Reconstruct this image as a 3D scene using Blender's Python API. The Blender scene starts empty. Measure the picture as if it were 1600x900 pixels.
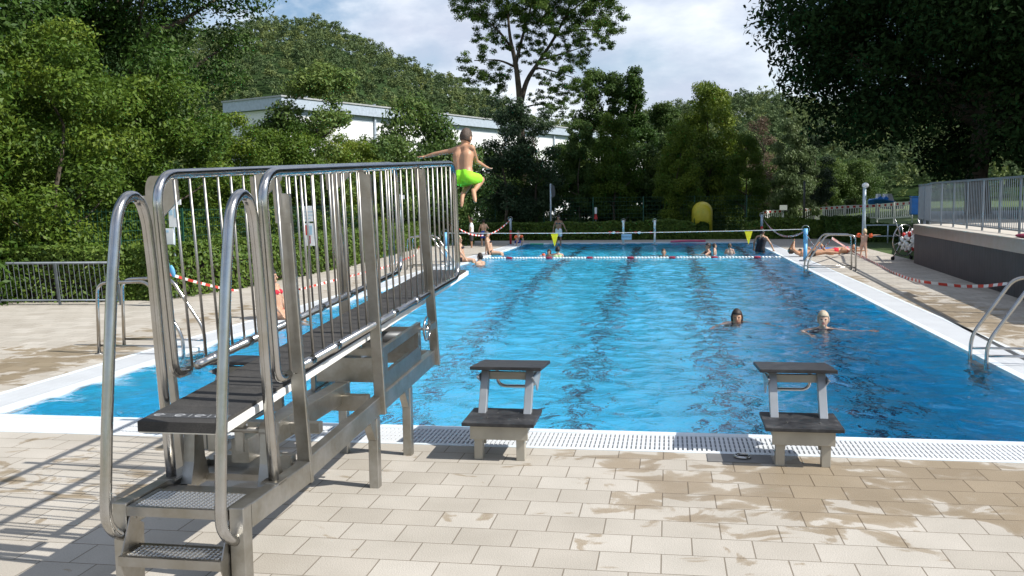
import bpy, math, random
import numpy as np
from mathutils import Vector, Matrix, Quaternion

# ------------------------------------------------------------------ basics
SC = bpy.context.scene
COL = SC.collection
R = math.radians
PI = math.pi

SUN = Vector((0.70, -0.13, 0.70)).normalized()

# camera solved from the pool edges (pool axis = +Y, deck = z 0)
F_, PITCH, YAW, ROLL = 1462.23, 0.0930, -0.1664, -0.0133
CAM = np.array([-0.9117, -7.2491, 1.8148])
_F = np.array([math.sin(YAW)*math.cos(PITCH), math.cos(YAW)*math.cos(PITCH), -math.sin(PITCH)])
_R = np.array([math.cos(YAW), -math.sin(YAW), 0.0]); _U = np.cross(_R, _F)
_R, _U = _R*math.cos(ROLL)+_U*math.sin(ROLL), -_R*math.sin(ROLL)+_U*math.cos(ROLL)
def ray(u, v): return _F + _R*(u-800)/F_ - _U*(v-450)/F_
def at_z(u, v, z=0.0):
    d = ray(u, v); return Vector(CAM + (z-CAM[2])/d[2]*d)
def at_x(u, v, x):
    d = ray(u, v); return Vector(CAM + (x-CAM[0])/d[0]*d)
def at_y(u, v, y):
    d = ray(u, v); return Vector(CAM + (y-CAM[1])/d[1]*d)
def at_d(u, v, dist):
    d = ray(u, v); return Vector(CAM + dist/math.hypot(d[0], d[1])*d)

def tag(o, label=None, cat=None, group=None, kind=None):
    if label: o['label'] = label
    if cat: o['category'] = cat
    if group: o['group'] = group
    if kind: o['kind'] = kind
    return o

def empty(name, loc, label=None, cat=None, group=None, rz=0.0):
    o = bpy.data.objects.new(name, None); COL.objects.link(o)
    o.location = loc; o.rotation_euler = (0, 0, rz); o.empty_display_size = .2
    tag(o, label, cat, group)
    return o

def copy_tree(o, parent=None):
    c = o.copy(); COL.objects.link(c)
    if parent is not None:
        c.parent = parent
    for ch in [k for k in COL.objects if k.parent == o]:
        copy_tree(ch, c)
    return c

# ------------------------------------------------------------------ materials
def new_mat(name):
    m = bpy.data.materials.new(name); m.use_nodes = True
    nt = m.node_tree
    return m, nt, nt.nodes['Principled BSDF']
def N(nt, typ, **kw):
    n = nt.nodes.new(typ)
    for k, v in kw.items(): setattr(n, k, v)
    return n
def rgb(c): return (c[0], c[1], c[2], 1.0)
def noise_node(nt, scale, detail=3, vec=None, rough=.5, dist=0.0):
    n = N(nt, 'ShaderNodeTexNoise'); n.inputs['Scale'].default_value = scale
    n.inputs['Detail'].default_value = detail; n.inputs['Roughness'].default_value = rough
    n.inputs['Distortion'].default_value = dist
    if vec is None:
        tc = N(nt, 'ShaderNodeTexCoord'); vec = tc.outputs['Object']
    nt.links.new(vec, n.inputs['Vector']); return n
def ramp(nt, src, stops):
    r = N(nt, 'ShaderNodeValToRGB'); e = r.color_ramp.elements
    while len(e) < len(stops): e.new(.5)
    for el, (p, c) in zip(e, stops):
        el.position = p; el.color = rgb(c) if len(c) == 3 else c
    nt.links.new(src, r.inputs[0]); return r
def simple(name, c, rough=.6, metal=0.0, var=.12, scale=6.0, bump=0.0, bscale=40.0, spec=.5):
    """plain material whose colour varies a little with a noise"""
    m, nt, b = new_mat(name)
    n = noise_node(nt, scale, 4)
    lo = tuple(max(0, x*(1-var)) for x in c); hi = tuple(min(1, x*(1+var)) for x in c)
    r = ramp(nt, n.outputs[0], [(.3, lo), (.7, hi)])
    nt.links.new(r.outputs[0], b.inputs['Base Color'])
    b.inputs['Roughness'].default_value = rough; b.inputs['Metallic'].default_value = metal
    b.inputs['Specular IOR Level'].default_value = spec
    if bump:
        n2 = noise_node(nt, bscale, 3)
        bp = N(nt, 'ShaderNodeBump'); bp.inputs['Strength'].default_value = bump; bp.inputs['Distance'].default_value = .01
        nt.links.new(n2.outputs[0], bp.inputs['Height']); nt.links.new(bp.outputs[0], b.inputs['Normal'])
    return m

def steel(name, c, rlo, rhi, stain=.25, metal=1.0):
    m, nt, b = new_mat(name)
    n = noise_node(nt, 5, 5, rough=.65); n2 = noise_node(nt, 60, 2)
    dark = (c[0]*(1-stain)*1.04, c[1]*(1-stain), c[2]*(1-stain)*.9)
    r = ramp(nt, n.outputs[0], [(.35, dark), (.65, c)])
    nt.links.new(r.outputs[0], b.inputs['Base Color'])
    rr = N(nt, 'ShaderNodeMapRange'); nt.links.new(n2.outputs[0], rr.inputs[0])
    rr.inputs['To Min'].default_value = rlo; rr.inputs['To Max'].default_value = rhi
    nt.links.new(rr.outputs[0], b.inputs['Roughness']); b.inputs['Metallic'].default_value = metal
    return m

M = {}
M['tube'] = steel('polished_steel_tube', (.47, .47, .475), .15, .27, .20)
M['frame'] = steel('brushed_steel_frame', (.45, .44, .42), .34, .50, .32)
M['plate'] = steel('worn_steel_plate', (.38, .37, .355), .30, .50, .25)
M['galv'] = simple('galvanised_steel', (.27, .31, .35), .5, .55, .15)
M['galv_light'] = simple('painted_light_metal', (.42, .50, .56), .45, .2, .1)
M['fence_grey'] = simple('weathered_fence_grey', (.15, .17, .19), .55, .4, .2)
M['rail_grey'] = simple('blue_grey_railing_paint', (.20, .235, .27), .5, .3, .12)
M['bar'] = steel('dull_steel_bar', (.40, .395, .39), .36, .5, .18)
M['dark_steel'] = simple('wire_shadow_grey', (.10, .105, .11), .5, .4)
M['black'] = simple('black_plastic', (.015, .015, .017), .5)
M['white_plastic'] = simple('white_plastic', (.80, .81, .80), .4, 0, .04)
M['white_paint'] = simple('white_paint', (.80, .80, .78), .55, 0, .05)
M['board_edge'] = simple('board_edge_white', (.78, .77, .73), .45, 0, .06)
M['red_plastic'] = simple('red_plastic', (.50, .03, .03), .45)
M['dark_red'] = simple('faded_dark_red_plastic', (.30, .02, .05), .5)
M['yellow_cloth'] = simple('yellow_pennant_cloth', (.78, .70, .02), .7)
M['yellow_plastic'] = simple('yellow_plastic_shell', (.55, .46, .03), .45)
M['blue_plastic'] = simple('blue_plastic', (.03, .20, .55), .4)
M['blue_paint'] = simple('light_blue_paint', (.12, .38, .66), .45)
M['orange'] = simple('orange_inflated_vinyl', (.85, .13, .03), .35)
M['sign_white'] = simple('white_sign_sheet', (.78, .80, .82), .5, 0, .03)
M['sign_blue'] = simple('pale_blue_sign_sheet', (.45, .62, .78), .5, 0, .04)
M['ink'] = simple('dark_print', (.03, .05, .09), .7)
M['pale_blue_print'] = simple('pale_blue_print', (.40, .60, .75), .6)
M['red_print'] = simple('red_print', (.60, .05, .04), .6)
M['teal_cloth'] = simple('teal_towel_cloth', (.10, .42, .42), .95, 0, .25, 20, .6, 200)
M['green_foam'] = simple('green_foam', (.06, .42, .22), .8)
M['pink_foam'] = simple('pink_foam', (.65, .12, .20), .8)
M['wood'] = simple('brown_bark', (.09, .07, .05), .9, 0, .35, 5, .8, 12)
M['fence_green'] = simple('green_coated_wire', (.02, .09, .06), .5, .2)
M['clad'] = None
M['trim'] = steel('terrace_steel_trim', (.44, .43, .42), .28, .42, .12)
M['concrete'] = simple('pale_concrete', (.52, .48, .42), .85, 0, .1, 3, .2, 60)
M['hall_white'] = simple('white_hall_cladding', (.80, .81, .82), .6, 0, .03, .4)
M['hall_fascia'] = simple('grey_blue_fascia', (.40, .46, .54), .5, .1)
M['hall_roof'] = simple('grey_roof_sheet', (.36, .37, .38), .6)
M['soil'] = simple('dark_soil', (.035, .028, .02), .95, 0, .3, 3)
M['rope'] = simple('grey_white_rope', (.62, .64, .66), .7)

def leaf_mat(name, dark, mid, light, trans=.30, rough=.55, spec=.25):
    m = bpy.data.materials.new(name); m.use_nodes = True; nt = m.node_tree
    b = nt.nodes['Principled BSDF']; out = nt.nodes['Material Output']
    at = N(nt, 'ShaderNodeAttribute'); at.attribute_name = 'tint'
    oi = N(nt, 'ShaderNodeObjectInfo')
    r = ramp(nt, at.outputs['Fac'], [(0.0, dark), (.5, mid), (1.0, light)])
    hs = N(nt, 'ShaderNodeHueSaturation')
    mr = N(nt, 'ShaderNodeMapRange'); nt.links.new(oi.outputs['Random'], mr.inputs[0])
    mr.inputs['To Min'].default_value = .75; mr.inputs['To Max'].default_value = 1.25
    nt.links.new(mr.outputs[0], hs.inputs['Value'])
    mh = N(nt, 'ShaderNodeMapRange'); nt.links.new(oi.outputs['Random'], mh.inputs[0])
    mh.inputs['To Min'].default_value = .515; mh.inputs['To Max'].default_value = .485
    nt.links.new(mh.outputs[0], hs.inputs['Hue'])
    nt.links.new(r.outputs[0], hs.inputs['Color'])
    nt.links.new(hs.outputs[0], b.inputs['Base Color'])
    b.inputs['Roughness'].default_value = rough; b.inputs['Specular IOR Level'].default_value = spec
    tr = N(nt, 'ShaderNodeBsdfTranslucent'); nt.links.new(hs.outputs[0], tr.inputs['Color'])
    mx = N(nt, 'ShaderNodeMixShader'); mx.inputs[0].default_value = trans
    nt.links.new(b.outputs[0], mx.inputs[1]); nt.links.new(tr.outputs[0], mx.inputs[2])
    nt.links.new(mx.outputs[0], out.inputs[0])
    return m
LM = {}
LM['maple'] = leaf_mat('maple_leaf', (.048, .098, .012), (.095, .158, .018), (.18, .235, .026))
LM['oak'] = leaf_mat('oak_leaf', (.036, .080, .014), (.070, .130, .021), (.12, .18, .03))
LM['ash'] = leaf_mat('ash_leaf', (.042, .088, .022), (.08, .138, .030), (.13, .185, .042))
LM['conifer'] = leaf_mat('conifer_needle', (.016, .036, .016), (.028, .056, .022), (.045, .075, .03), .12)
LM['hedge'] = leaf_mat('hedge_leaf', (.038, .082, .013), (.078, .135, .02), (.13, .19, .03), .2)
LM['willow'] = leaf_mat('willow_leaf', (.06, .10, .04), (.10, .15, .06), (.15, .20, .08))
LM['shade'] = leaf_mat('shade_chestnut_leaf', (.009, .023, .008), (.016, .036, .011), (.024, .050, .014), .15, .8, .06)
LM['dry'] = leaf_mat('dry_brown_leaf', (.07, .05, .035), (.11, .08, .05), (.15, .12, .07))
LM['forest'] = leaf_mat('forest_leaf', (.036, .066, .028), (.072, .115, .042), (.15, .185, .055), .2, .7)

def skin_mat(name, c):
    m = simple(name, c, .5, 0, .10, 9, .05, 90)
    b = m.node_tree.nodes['Principled BSDF']
    b.inputs['Subsurface Weight'].default_value = .08
    b.inputs['Subsurface Radius'].default_value = (.02, .008, .004)
    return m
SK = {'tan': skin_mat('tanned_skin', (.46, .25, .15)), 'fair': skin_mat('fair_skin', (.56, .36, .26)),
      'mid': skin_mat('light_tan_skin', (.50, .30, .20)), 'brown': skin_mat('brown_skin', (.33, .18, .11))}
def cloth(name, c): return simple(name, c, .85, 0, .1, 14, .25, 120)
CL = {'lime': cloth('lime_swim_fabric', (.30, .80, .03)), 'black': cloth('black_swim_fabric', (.012, .013, .02)),
      'red': cloth('red_swim_fabric', (.62, .02, .04)), 'navy': cloth('navy_swim_fabric', (.015, .025, .07)),
      'white': cloth('white_cotton', (.75, .76, .78)), 'blue': cloth('blue_swim_fabric', (.03, .08, .40)),
      'print': cloth('dark_patterned_fabric', (.06, .09, .10)), 'pink': cloth('pink_fabric', (.7, .18, .25)),
      'grey': cloth('dark_grey_cloth', (.03, .03, .035)), 'green': cloth('pale_green_fabric', (.35, .55, .25))}
HR = {'dark': simple('dark_brown_hair', (.025, .016, .012), .55, 0, .3, 60, .5, 150), 'brown': simple('short_brown_hair', (.075, .05, .035), .6, 0, .3, 60, .5, 150),
      'blond': simple('blond_hair', (.55, .44, .28), .6, 0, .2, 60, .5, 150), 'grey': simple('grey_blond_hair', (.44, .37, .27), .6, 0, .15, 60, .5, 150)}
M['eye'] = simple('dark_eye', (.02, .015, .012), .3)
M['lip'] = simple('lip', (.35, .12, .10), .5)

# ------------------------------------------------------------------ mesh building
class MB:
    def __init__(s): s.v = []; s.f = []; s.mi = []
    def add(s, vs, fs, mi=0):
        o = len(s.v); s.v += [tuple(p) for p in vs]
        s.f += [tuple(i+o for i in f) for f in fs]; s.mi += [mi]*len(fs)
        return s
    def box(s, lo, hi, mi=0):
        (x0, y0, z0), (x1, y1, z1) = lo, hi
        return s.add([(x0,y0,z0),(x1,y0,z0),(x1,y1,z0),(x0,y1,z0),(x0,y0,z1),(x1,y0,z1),(x1,y1,z1),(x0,y1,z1)],
              [(3,2,1,0),(4,5,6,7),(0,1,5,4),(1,2,6,5),(2,3,7,6),(3,0,4,7)], mi)
    def bar(s, a, b, w, h, up=(0,0,1), mi=0, bev=0.0):
        """box beam from a to b, w across, h along up"""
        a = Vector(a); b = Vector(b); d = (b-a).normalized(); up = Vector(up)
        x = d.cross(up)
        if x.length < 1e-5: x = d.cross(Vector((0,1,0)))
        x.normalize(); z = x.cross(d)
        if bev <= 0:
            prof = [(-w/2,-h/2),(w/2,-h/2),(w/2,h/2),(-w/2,h/2)]
        else:
            e = bev
            prof = [(-w/2+e,-h/2),(w/2-e,-h/2),(w/2,-h/2+e),(w/2,h/2-e),(w/2-e,h/2),(-w/2+e,h/2),(-w/2,h/2-e),(-w/2,-h/2+e)]
        n = len(prof)
        vs = [a+x*p+z*q for p, q in prof] + [b+x*p+z*q for p, q in prof]
        fs = [(i, (i+1) % n, n+(i+1) % n, n+i) for i in range(n)] + [tuple(range(n-1,-1,-1)), tuple(range(n, 2*n))]
        return s.add(vs, fs, mi)
    def tube(s, path, r, seg=10, closed=False, mi=0):
        P = [Vector(p) for p in path]; n = len(P)
        rs = r if isinstance(r, (list, tuple)) else [r]*n
        t = []
        for i in range(n):
            a = P[i-1] if (i > 0 or closed) else P[i]; b = P[(i+1) % n] if (i < n-1 or closed) else P[i]
            d = (b-a)
            t.append(d.normalized() if d.length > 1e-9 else Vector((0,0,1)))
        ref = Vector((0,0,1)) if abs(t[0].z) < .9 else Vector((1,0,0))
        x = (ref - t[0]*ref.dot(t[0])).normalized(); vs = []
        for i in range(n):
            x = (x - t[i]*x.dot(t[i]))
            if x.length < 1e-6: x = t[i].orthogonal()
            x.normalize(); y = t[i].cross(x)
            for k in range(seg):
                an = 2*PI*k/seg; vs.append(P[i] + (x*math.cos(an)+y*math.sin(an))*rs[i])
        fs = []
        m = n if closed else n-1
        for i in range(m):
            j = (i+1) % n
            for k in range(seg):
                k2 = (k+1) % seg; fs.append((i*seg+k, i*seg+k2, j*seg+k2, j*seg+k))
        if not closed:
            fs.append(tuple(range(seg-1,-1,-1))); fs.append(tuple((n-1)*seg+k for k in range(seg)))
        return s.add(vs, fs, mi)
    def cyl(s, a, b, r, seg=14, mi=0): return s.tube([a, b], r, seg, False, mi)
    def prism(s, poly, fn, t, mi=0):
        """poly of (p,q); fn(p,q,w)->point; thickness from -t/2 to t/2"""
        n = len(poly)
        vs = [fn(p, q, -t/2) for p, q in poly] + [fn(p, q, t/2) for p, q in poly]
        fs = [tuple(range(n-1,-1,-1)), tuple(range(n, 2*n))] + [(i, (i+1) % n, n+(i+1) % n, n+i) for i in range(n)]
        return s.add(vs, fs, mi)
    def caps(s, a, b, ra, rb, seg=12, rings=4, mi=0):
        a = Vector(a); b = Vector(b); d = b-a
        d = d.normalized() if d.length > 1e-7 else Vector((0,0,1))
        x = d.orthogonal().normalized(); y = d.cross(x); vs = []; rows = []
        for c, r, s0, s1 in ((a, ra, -PI/2, 0), (b, rb, 0, PI/2)):
            for i in range(rings+1):
                th = s0+(s1-s0)*i/rings
                if abs(abs(th)-PI/2) < 1e-6:
                    rows.append([len(vs)]); vs.append(c+d*r*math.sin(th)); continue
                rows.append(list(range(len(vs), len(vs)+seg)))
                for k in range(seg):
                    an = 2*PI*k/seg; vs.append(c+d*r*math.sin(th)+(x*math.cos(an)+y*math.sin(an))*r*math.cos(th))
        fs = []
        for p, q in zip(rows[:-1], rows[1:]):
            if len(p) == 1: fs += [(p[0], q[(k+1) % seg], q[k]) for k in range(seg)]
            elif len(q) == 1: fs += [(p[k], p[(k+1) % seg], q[0]) for k in range(seg)]
            else: fs += [(p[k], p[(k+1) % seg], q[(k+1) % seg], q[k]) for k in range(seg)]
        return s.add(vs, fs, mi)
    def ell(s, c, ax, seg=20, rings=12, mi=0, keep=None):
        """ellipsoid, ax = three axis vectors"""
        c = Vector(c); vs = []; rows = []
        for i in range(rings+1):
            th = -PI/2+PI*i/rings
            if i in (0, rings): rows.append([len(vs)]*seg); vs.append(c+ax[2]*math.sin(th)); continue
            rows.append(list(range(len(vs), len(vs)+seg)))
            for k in range(seg):
                an = 2*PI*k/seg
                vs.append(c+ax[0]*(math.cos(an)*math.cos(th))+ax[1]*(math.sin(an)*math.cos(th))+ax[2]*math.sin(th))
        fs = []
        for p, q in zip(rows[:-1], rows[1:]):
            for k in range(seg):
                f = []
                for i in (p[k], p[(k+1) % seg], q[(k+1) % seg], q[k]):
                    if i not in f: f.append(i)
                if keep is None or keep(sum((Vector(vs[i]) for i in f), Vector())/len(f)): fs.append(tuple(f))
        return s.add(vs, fs, mi)
    def build(s, name, mats, parent=None, smooth=False, loc=None, bevel=0.0, auto=False):
        me = bpy.data.meshes.new(name)
        me.from_pydata(s.v, [], s.f)
        for m in (mats if isinstance(mats, (list, tuple)) else [mats]): me.materials.append(m)
        if any(s.mi): me.polygons.foreach_set('material_index', s.mi)
        if smooth: me.polygons.foreach_set('use_smooth', [True]*len(me.polygons))
        me.update()
        o = bpy.data.objects.new(name, me); COL.objects.link(o)
        if parent is not None:
            o.parent = parent
            # geometry is given in world space: undo the parent's placement
            o.matrix_parent_inverse = Matrix.Identity(4)
            T = world_of(parent).inverted()
            me.transform(T)
        if loc is not None:
            me.transform(Matrix.Translation(-Vector(loc))); o.location = loc
        if bevel > 0:
            md = o.modifiers.new('bevel', 'BEVEL'); md.width = bevel; md.segments = 2; md.limit_method = 'ANGLE'; md.angle_limit = R(40)
        return o

def world_of(o):
    m = Matrix.LocRotScale(o.location, o.rotation_euler, o.scale)
    return (world_of(o.parent) @ m) if o.parent else m

def np_mesh(name, V, Fq, mat, tint=None, smooth=False):
    me = bpy.data.meshes.new(name)
    n, k = Fq.shape
    me.vertices.add(len(V)); me.vertices.foreach_set('co', np.ascontiguousarray(V, dtype=np.float32).ravel())
    me.loops.add(n*k); me.loops.foreach_set('vertex_index', np.ascontiguousarray(Fq, dtype=np.int32).ravel())
    me.polygons.add(n); me.polygons.foreach_set('loop_start', np.arange(0, n*k, k, dtype=np.int32))
    if smooth: me.polygons.foreach_set('use_smooth', np.ones(n, dtype=bool))
    me.materials.append(mat)
    if tint is not None:
        a = me.attributes.new('tint', 'FLOAT', 'FACE'); a.data.foreach_set('value', np.ascontiguousarray(tint, dtype=np.float32))
    me.update(calc_edges=True)
    return me
def link(name, me, parent=None, loc=None):
    o = bpy.data.objects.new(name, me); COL.objects.link(o)
    if parent is not None: o.parent = parent
    if loc is not None: o.location = loc
    return o

def arc(c, p, q, r, a0, a1, n=6):
    """points c + r*(cos a * p + sin a * q)"""
    c = Vector(c); p = Vector(p); q = Vector(q)
    return [c + (p*math.cos(a0+(a1-a0)*i/n) + q*math.sin(a0+(a1-a0)*i/n))*r for i in range(n+1)]
def fillet(pts, r, n=6, closed=False):
    P = [Vector(p) for p in pts]; out = []; m = len(P)
    for i in range(m):
        if not closed and i in (0, m-1): out.append(P[i]); continue
        a, b, c = P[i-1], P[i], P[(i+1) % m]
        d1 = (a-b); d2 = (c-b); l = min(r, d1.length*.48, d2.length*.48)
        p0 = b+d1.normalized()*l; p2 = b+d2.normalized()*l
        for k in range(n+1):
            t = k/n; out.append(p0*(1-t)**2 + b*2*t*(1-t) + p2*t*t)
    return out

# ------------------------------------------------------------------ world and light
def build_world():
    w = bpy.data.worlds.new("World"); SC.world = w; w.use_nodes = True
    nt = w.node_tree; bg = nt.nodes['Background']
    sk = N(nt, 'ShaderNodeTexSky'); sk.sky_type = 'NISHITA'; sk.sun_disc = False
    sk.sun_elevation = math.asin(SUN.z); sk.sun_rotation = math.atan2(SUN.x, SUN.y)
    sk.air_density = 1.0; sk.dust_density = .25; sk.ozone_density = 1.8
    tc = N(nt, 'ShaderNodeTexCoord'); sep = N(nt, 'ShaderNodeSeparateXYZ'); nt.links.new(tc.outputs['Generated'], sep.inputs[0])
    ad = N(nt, 'ShaderNodeMath', operation='ADD'); nt.links.new(sep.outputs[2], ad.inputs[0]); ad.inputs[1].default_value = .30
    mxz = N(nt, 'ShaderNodeMath', operation='MAXIMUM'); nt.links.new(ad.outputs[0], mxz.inputs[0]); mxz.inputs[1].default_value = .05
    dx = N(nt, 'ShaderNodeMath', operation='DIVIDE'); nt.links.new(sep.outputs[0], dx.inputs[0]); nt.links.new(mxz.outputs[0], dx.inputs[1])
    dy = N(nt, 'ShaderNodeMath', operation='DIVIDE'); nt.links.new(sep.outputs[1], dy.inputs[0]); nt.links.new(mxz.outputs[0], dy.inputs[1])
    cb = N(nt, 'ShaderNodeCombineXYZ'); nt.links.new(dx.outputs[0], cb.inputs[0]); nt.links.new(dy.outputs[0], cb.inputs[1]); cb.inputs[2].default_value = CLOUD_SEED
    n1 = noise_node(nt, 1.5, 9, cb.outputs[0], .56, .3)
    cov = ramp(nt, n1.outputs[0], [(.46, (0,0,0)), (.56, (.6,.6,.6)), (.70, (1,1,1))])
    n2 = noise_node(nt, 2.6, 6, cb.outputs[0], .55)
    shade = ramp(nt, n2.outputs[0], [(.36, (5.2,5.7,6.9)), (.62, (9.6,9.8,10.2))])
    mx = N(nt, 'ShaderNodeMix', data_type='RGBA'); nt.links.new(cov.outputs[0], mx.inputs[0])
    nt.links.new(sk.outputs[0], mx.inputs[6]); nt.links.new(shade.outputs[0], mx.inputs[7])
    nt.links.new(mx.outputs[2], bg.inputs[0]); bg.inputs[1].default_value = SKY
    L = bpy.data.lights.new('sun', 'SUN'); L.energy = SUNE; L.angle = R(.5); L.color = (1, .96, .89)
    o = bpy.data.objects.new('sun', L); COL.objects.link(o)
    o.rotation_euler = (-SUN).to_track_quat('-Z', 'Y').to_euler(); o.location = SUN*60
CLOUD_SEED = 3.7; SKY = .098; SUNE = 4.9
build_world()

cd = bpy.data.cameras.new('camera'); cam = bpy.data.objects.new('camera', cd); COL.objects.link(cam); SC.camera = cam
cam.matrix_world = Matrix(((_R[0], _U[0], -_F[0], CAM[0]), (_R[1], _U[1], -_F[1], CAM[1]), (_R[2], _U[2], -_F[2], CAM[2]), (0,0,0,1)))
cd.sensor_width = 36; cd.lens = F_/1600*36; cd.clip_end = 3000; cd.clip_start = .05
SC.view_settings.view_transform = 'Standard'; SC.view_settings.look = 'None'; SC.view_settings.gamma = 1
SC.view_settings.use_curve_mapping = False; SC.view_settings.exposure = 0.40
SC.render.engine = 'CYCLES'; cy = SC.cycles
cy.use_denoising = True; cy.max_bounces = 8; cy.diffuse_bounces = 3; cy.glossy_bounces = 4; cy.transmission_bounces = 6
cy.caustics_reflective = False; cy.caustics_refractive = True; cy.sample_clamp_indirect = 6.0; cy.blur_glossy = 0.7

# ================================================================== SETTING
XL, XR, YF, GW = -6.82, 2.526, 32.07, .574
DX0, DX1, DY0, DY1 = -26.0, 5.9, -22.0, 34.9     # extent of the paving

def paving_mat():
    m, nt, b = new_mat('sandstone_coloured_paving')
    tc = N(nt, 'ShaderNodeTexCoord')
    br = N(nt, 'ShaderNodeTexBrick'); nt.links.new(tc.outputs['Object'], br.inputs['Vector'])
    br.inputs['Scale'].default_value = 1.0; br.inputs['Brick Width'].default_value = .315; br.inputs['Row Height'].default_value = .254
    br.inputs['Mortar Size'].default_value = .0038; br.inputs['Mortar Smooth'].default_value = .15; br.inputs['Bias'].default_value = 0
    br.inputs['Color1'].default_value = rgb((.39, .358, .31)); br.inputs['Color2'].default_value = rgb((.47, .44, .392))
    br.inputs['Mortar'].default_value = rgb((.20, .172, .135))
    n = noise_node(nt, 2.2, 5, tc.outputs['Object']); sp = noise_node(nt, 120, 2, tc.outputs['Object'])
    v1 = ramp(nt, n.outputs[0], [(.3, (.88,.87,.85)), (.7, (1.04,1.03,1.02))])
    v2 = ramp(nt, sp.outputs[0], [(.35, (.93,.93,.93)), (.65, (1.05,1.05,1.05))])
    mu = N(nt, 'ShaderNodeMix', data_type='RGBA', blend_type='MULTIPLY'); mu.inputs[0].default_value = 1
    nt.links.new(br.outputs[0], mu.inputs[6]); nt.links.new(v1.outputs[0], mu.inputs[7])
    mu2 = N(nt, 'ShaderNodeMix', data_type='RGBA', blend_type='MULTIPLY'); mu2.inputs[0].default_value = 1
    nt.links.new(mu.outputs[2], mu2.inputs[6]); nt.links.new(v2.outputs[0], mu2.inputs[7])
    # wet, darker patches left by dripping bathers: a vertex weight times a noise
    at = N(nt, 'ShaderNodeAttribute'); at.attribute_name = 'wet'
    mp = N(nt, 'ShaderNodeMapping'); mp.inputs['Scale'].default_value = (1.0, 1.25, 1); nt.links.new(tc.outputs['Object'], mp.inputs[0])
    wn = noise_node(nt, 2.6, 5, mp.outputs[0], .55, .9)
    sm = N(nt, 'ShaderNodeMath', operation='ADD'); nt.links.new(at.outputs['Fac'], sm.inputs[0]); nt.links.new(wn.outputs[0], sm.inputs[1])
    # single stones keep the water longer than their neighbours
    bc = N(nt, 'ShaderNodeTexBrick'); nt.links.new(tc.outputs['Object'], bc.inputs['Vector'])
    for k, v in (('Scale', 1.0), ('Brick Width', .315), ('Row Height', .254), ('Mortar Size', .0001), ('Bias', 0)): bc.inputs[k].default_value = v
    bc.inputs['Color1'].default_value = rgb((0,0,0)); bc.inputs['Color2'].default_value = rgb((1,1,1))
    sm2 = N(nt, 'ShaderNodeMath', operation='MULTIPLY_ADD'); nt.links.new(bc.outputs[0], sm2.inputs[0]); sm2.inputs[1].default_value = .12; nt.links.new(sm.outputs[0], sm2.inputs[2])
    wr = ramp(nt, sm2.outputs[0], [(.755, (0,0,0)), (.79, (.75,.75,.75)), (.86, (1,1,1))])
    wc = N(nt, 'ShaderNodeMix', data_type='RGBA', blend_type='MULTIPLY'); wc.inputs[7].default_value = rgb((.68, .59, .47))
    nt.links.new(wr.outputs[0], wc.inputs[0]); nt.links.new(mu2.outputs[2], wc.inputs[6])
    nt.links.new(wc.outputs[2], b.inputs['Base Color'])
    rr = N(nt, 'ShaderNodeMapRange'); nt.links.new(wr.outputs[0], rr.inputs[0]); rr.inputs['To Min'].default_value = .85; rr.inputs['To Max'].default_value = .45
    nt.links.new(rr.outputs[0], b.inputs['Roughness'])
    bp = N(nt, 'ShaderNodeBump'); bp.inputs['Strength'].default_value = .6; bp.inputs['Distance'].default_value = .004
    inv = N(nt, 'ShaderNodeMath', operation='MULTIPLY_ADD'); nt.links.new(br.outputs['Fac'], inv.inputs[0]); inv.inputs[1].default_value = -1.0
    nt.links.new(sp.outputs[0], inv.inputs[2]); nt.links.new(inv.outputs[0], bp.inputs['Height']); nt.links.new(bp.outputs[0], b.inputs['Normal'])
    return m
M['paving'] = paving_mat()

def ring(name, outer, inner, z, mat, step=None):
    """rectangular ring sheet with a hole, gridded"""
    (ox0, ox1, oy0, oy1), (ix0, ix1, iy0, iy1) = outer, inner
    def brk(a, i0, i1, b):
        out = []
        for p, q in ((a, i0), (i0, i1), (i1, b)):
            k = max(1, int(math.ceil((q-p)/step))) if step else 1
            out += [p+(q-p)*i/k for i in range(k)]
        return out+[b]
    xs = brk(ox0, ix0, ix1, ox1); ys = brk(oy0, iy0, iy1, oy1)
    V = np.array([(x, y, z) for y in ys for x in xs]); nx = len(xs); F = []
    for j in range(len(ys)-1):
        for i in range(nx-1):
            cx, cyy = (xs[i]+xs[i+1])/2, (ys[j]+ys[j+1])/2
            if ix0 < cx < ix1 and iy0 < cyy < iy1: continue
            a = j*nx+i; F.append((a, a+1, a+nx+1, a+nx))
    return np_mesh(name, V, np.array(F), mat), V

me, V = ring('pool_deck', (DX0, DX1, DY0, DY1), (XL-GW, XR+GW, -GW, YF+GW), 0.0, M['paving'], .5)
def wetness(x, y):
    w = np.full_like(x, -.02)
    def blob(cx, cy_, rx, ry, s):
        nonlocal w
        d = ((x-cx)/rx)**2+((y-cy_)/ry)**2; w = np.maximum(w, -.02+s*np.exp(-d))
    blob(1.3, -1.15, 2.8, .80, .44); blob(-.2, -1.5, 1.2, .8, .36); blob(2.0, -2.2, 1.0, .8, .20); blob(-.6, -2.9, .7, .4, .22)
    blob(-7.2, -1.2, 3.0, .9, .22); blob(-4.3, -1.7, 1.6, .7, .22); blob(-8.3, 2.0, .9, 3.5, .40); blob(-8.2, 7.0, .6, 4.0, .26)
    blob(3.5, 8.0, .7, 4.5, .42); blob(3.1, 14.5, .4, 1.6, .34); blob(-9.5, 1.2, 1.8, 1.4, .25); blob(-7.9, 14, .4, 5, .2)
    return w
a = me.attributes.new('wet', 'FLOAT', 'POINT'); a.data.foreach_set('value', wetness(V[:, 0], V[:, 1]).astype(np.float32))
tag(link('pool_deck', me), kind='structure')

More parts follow.
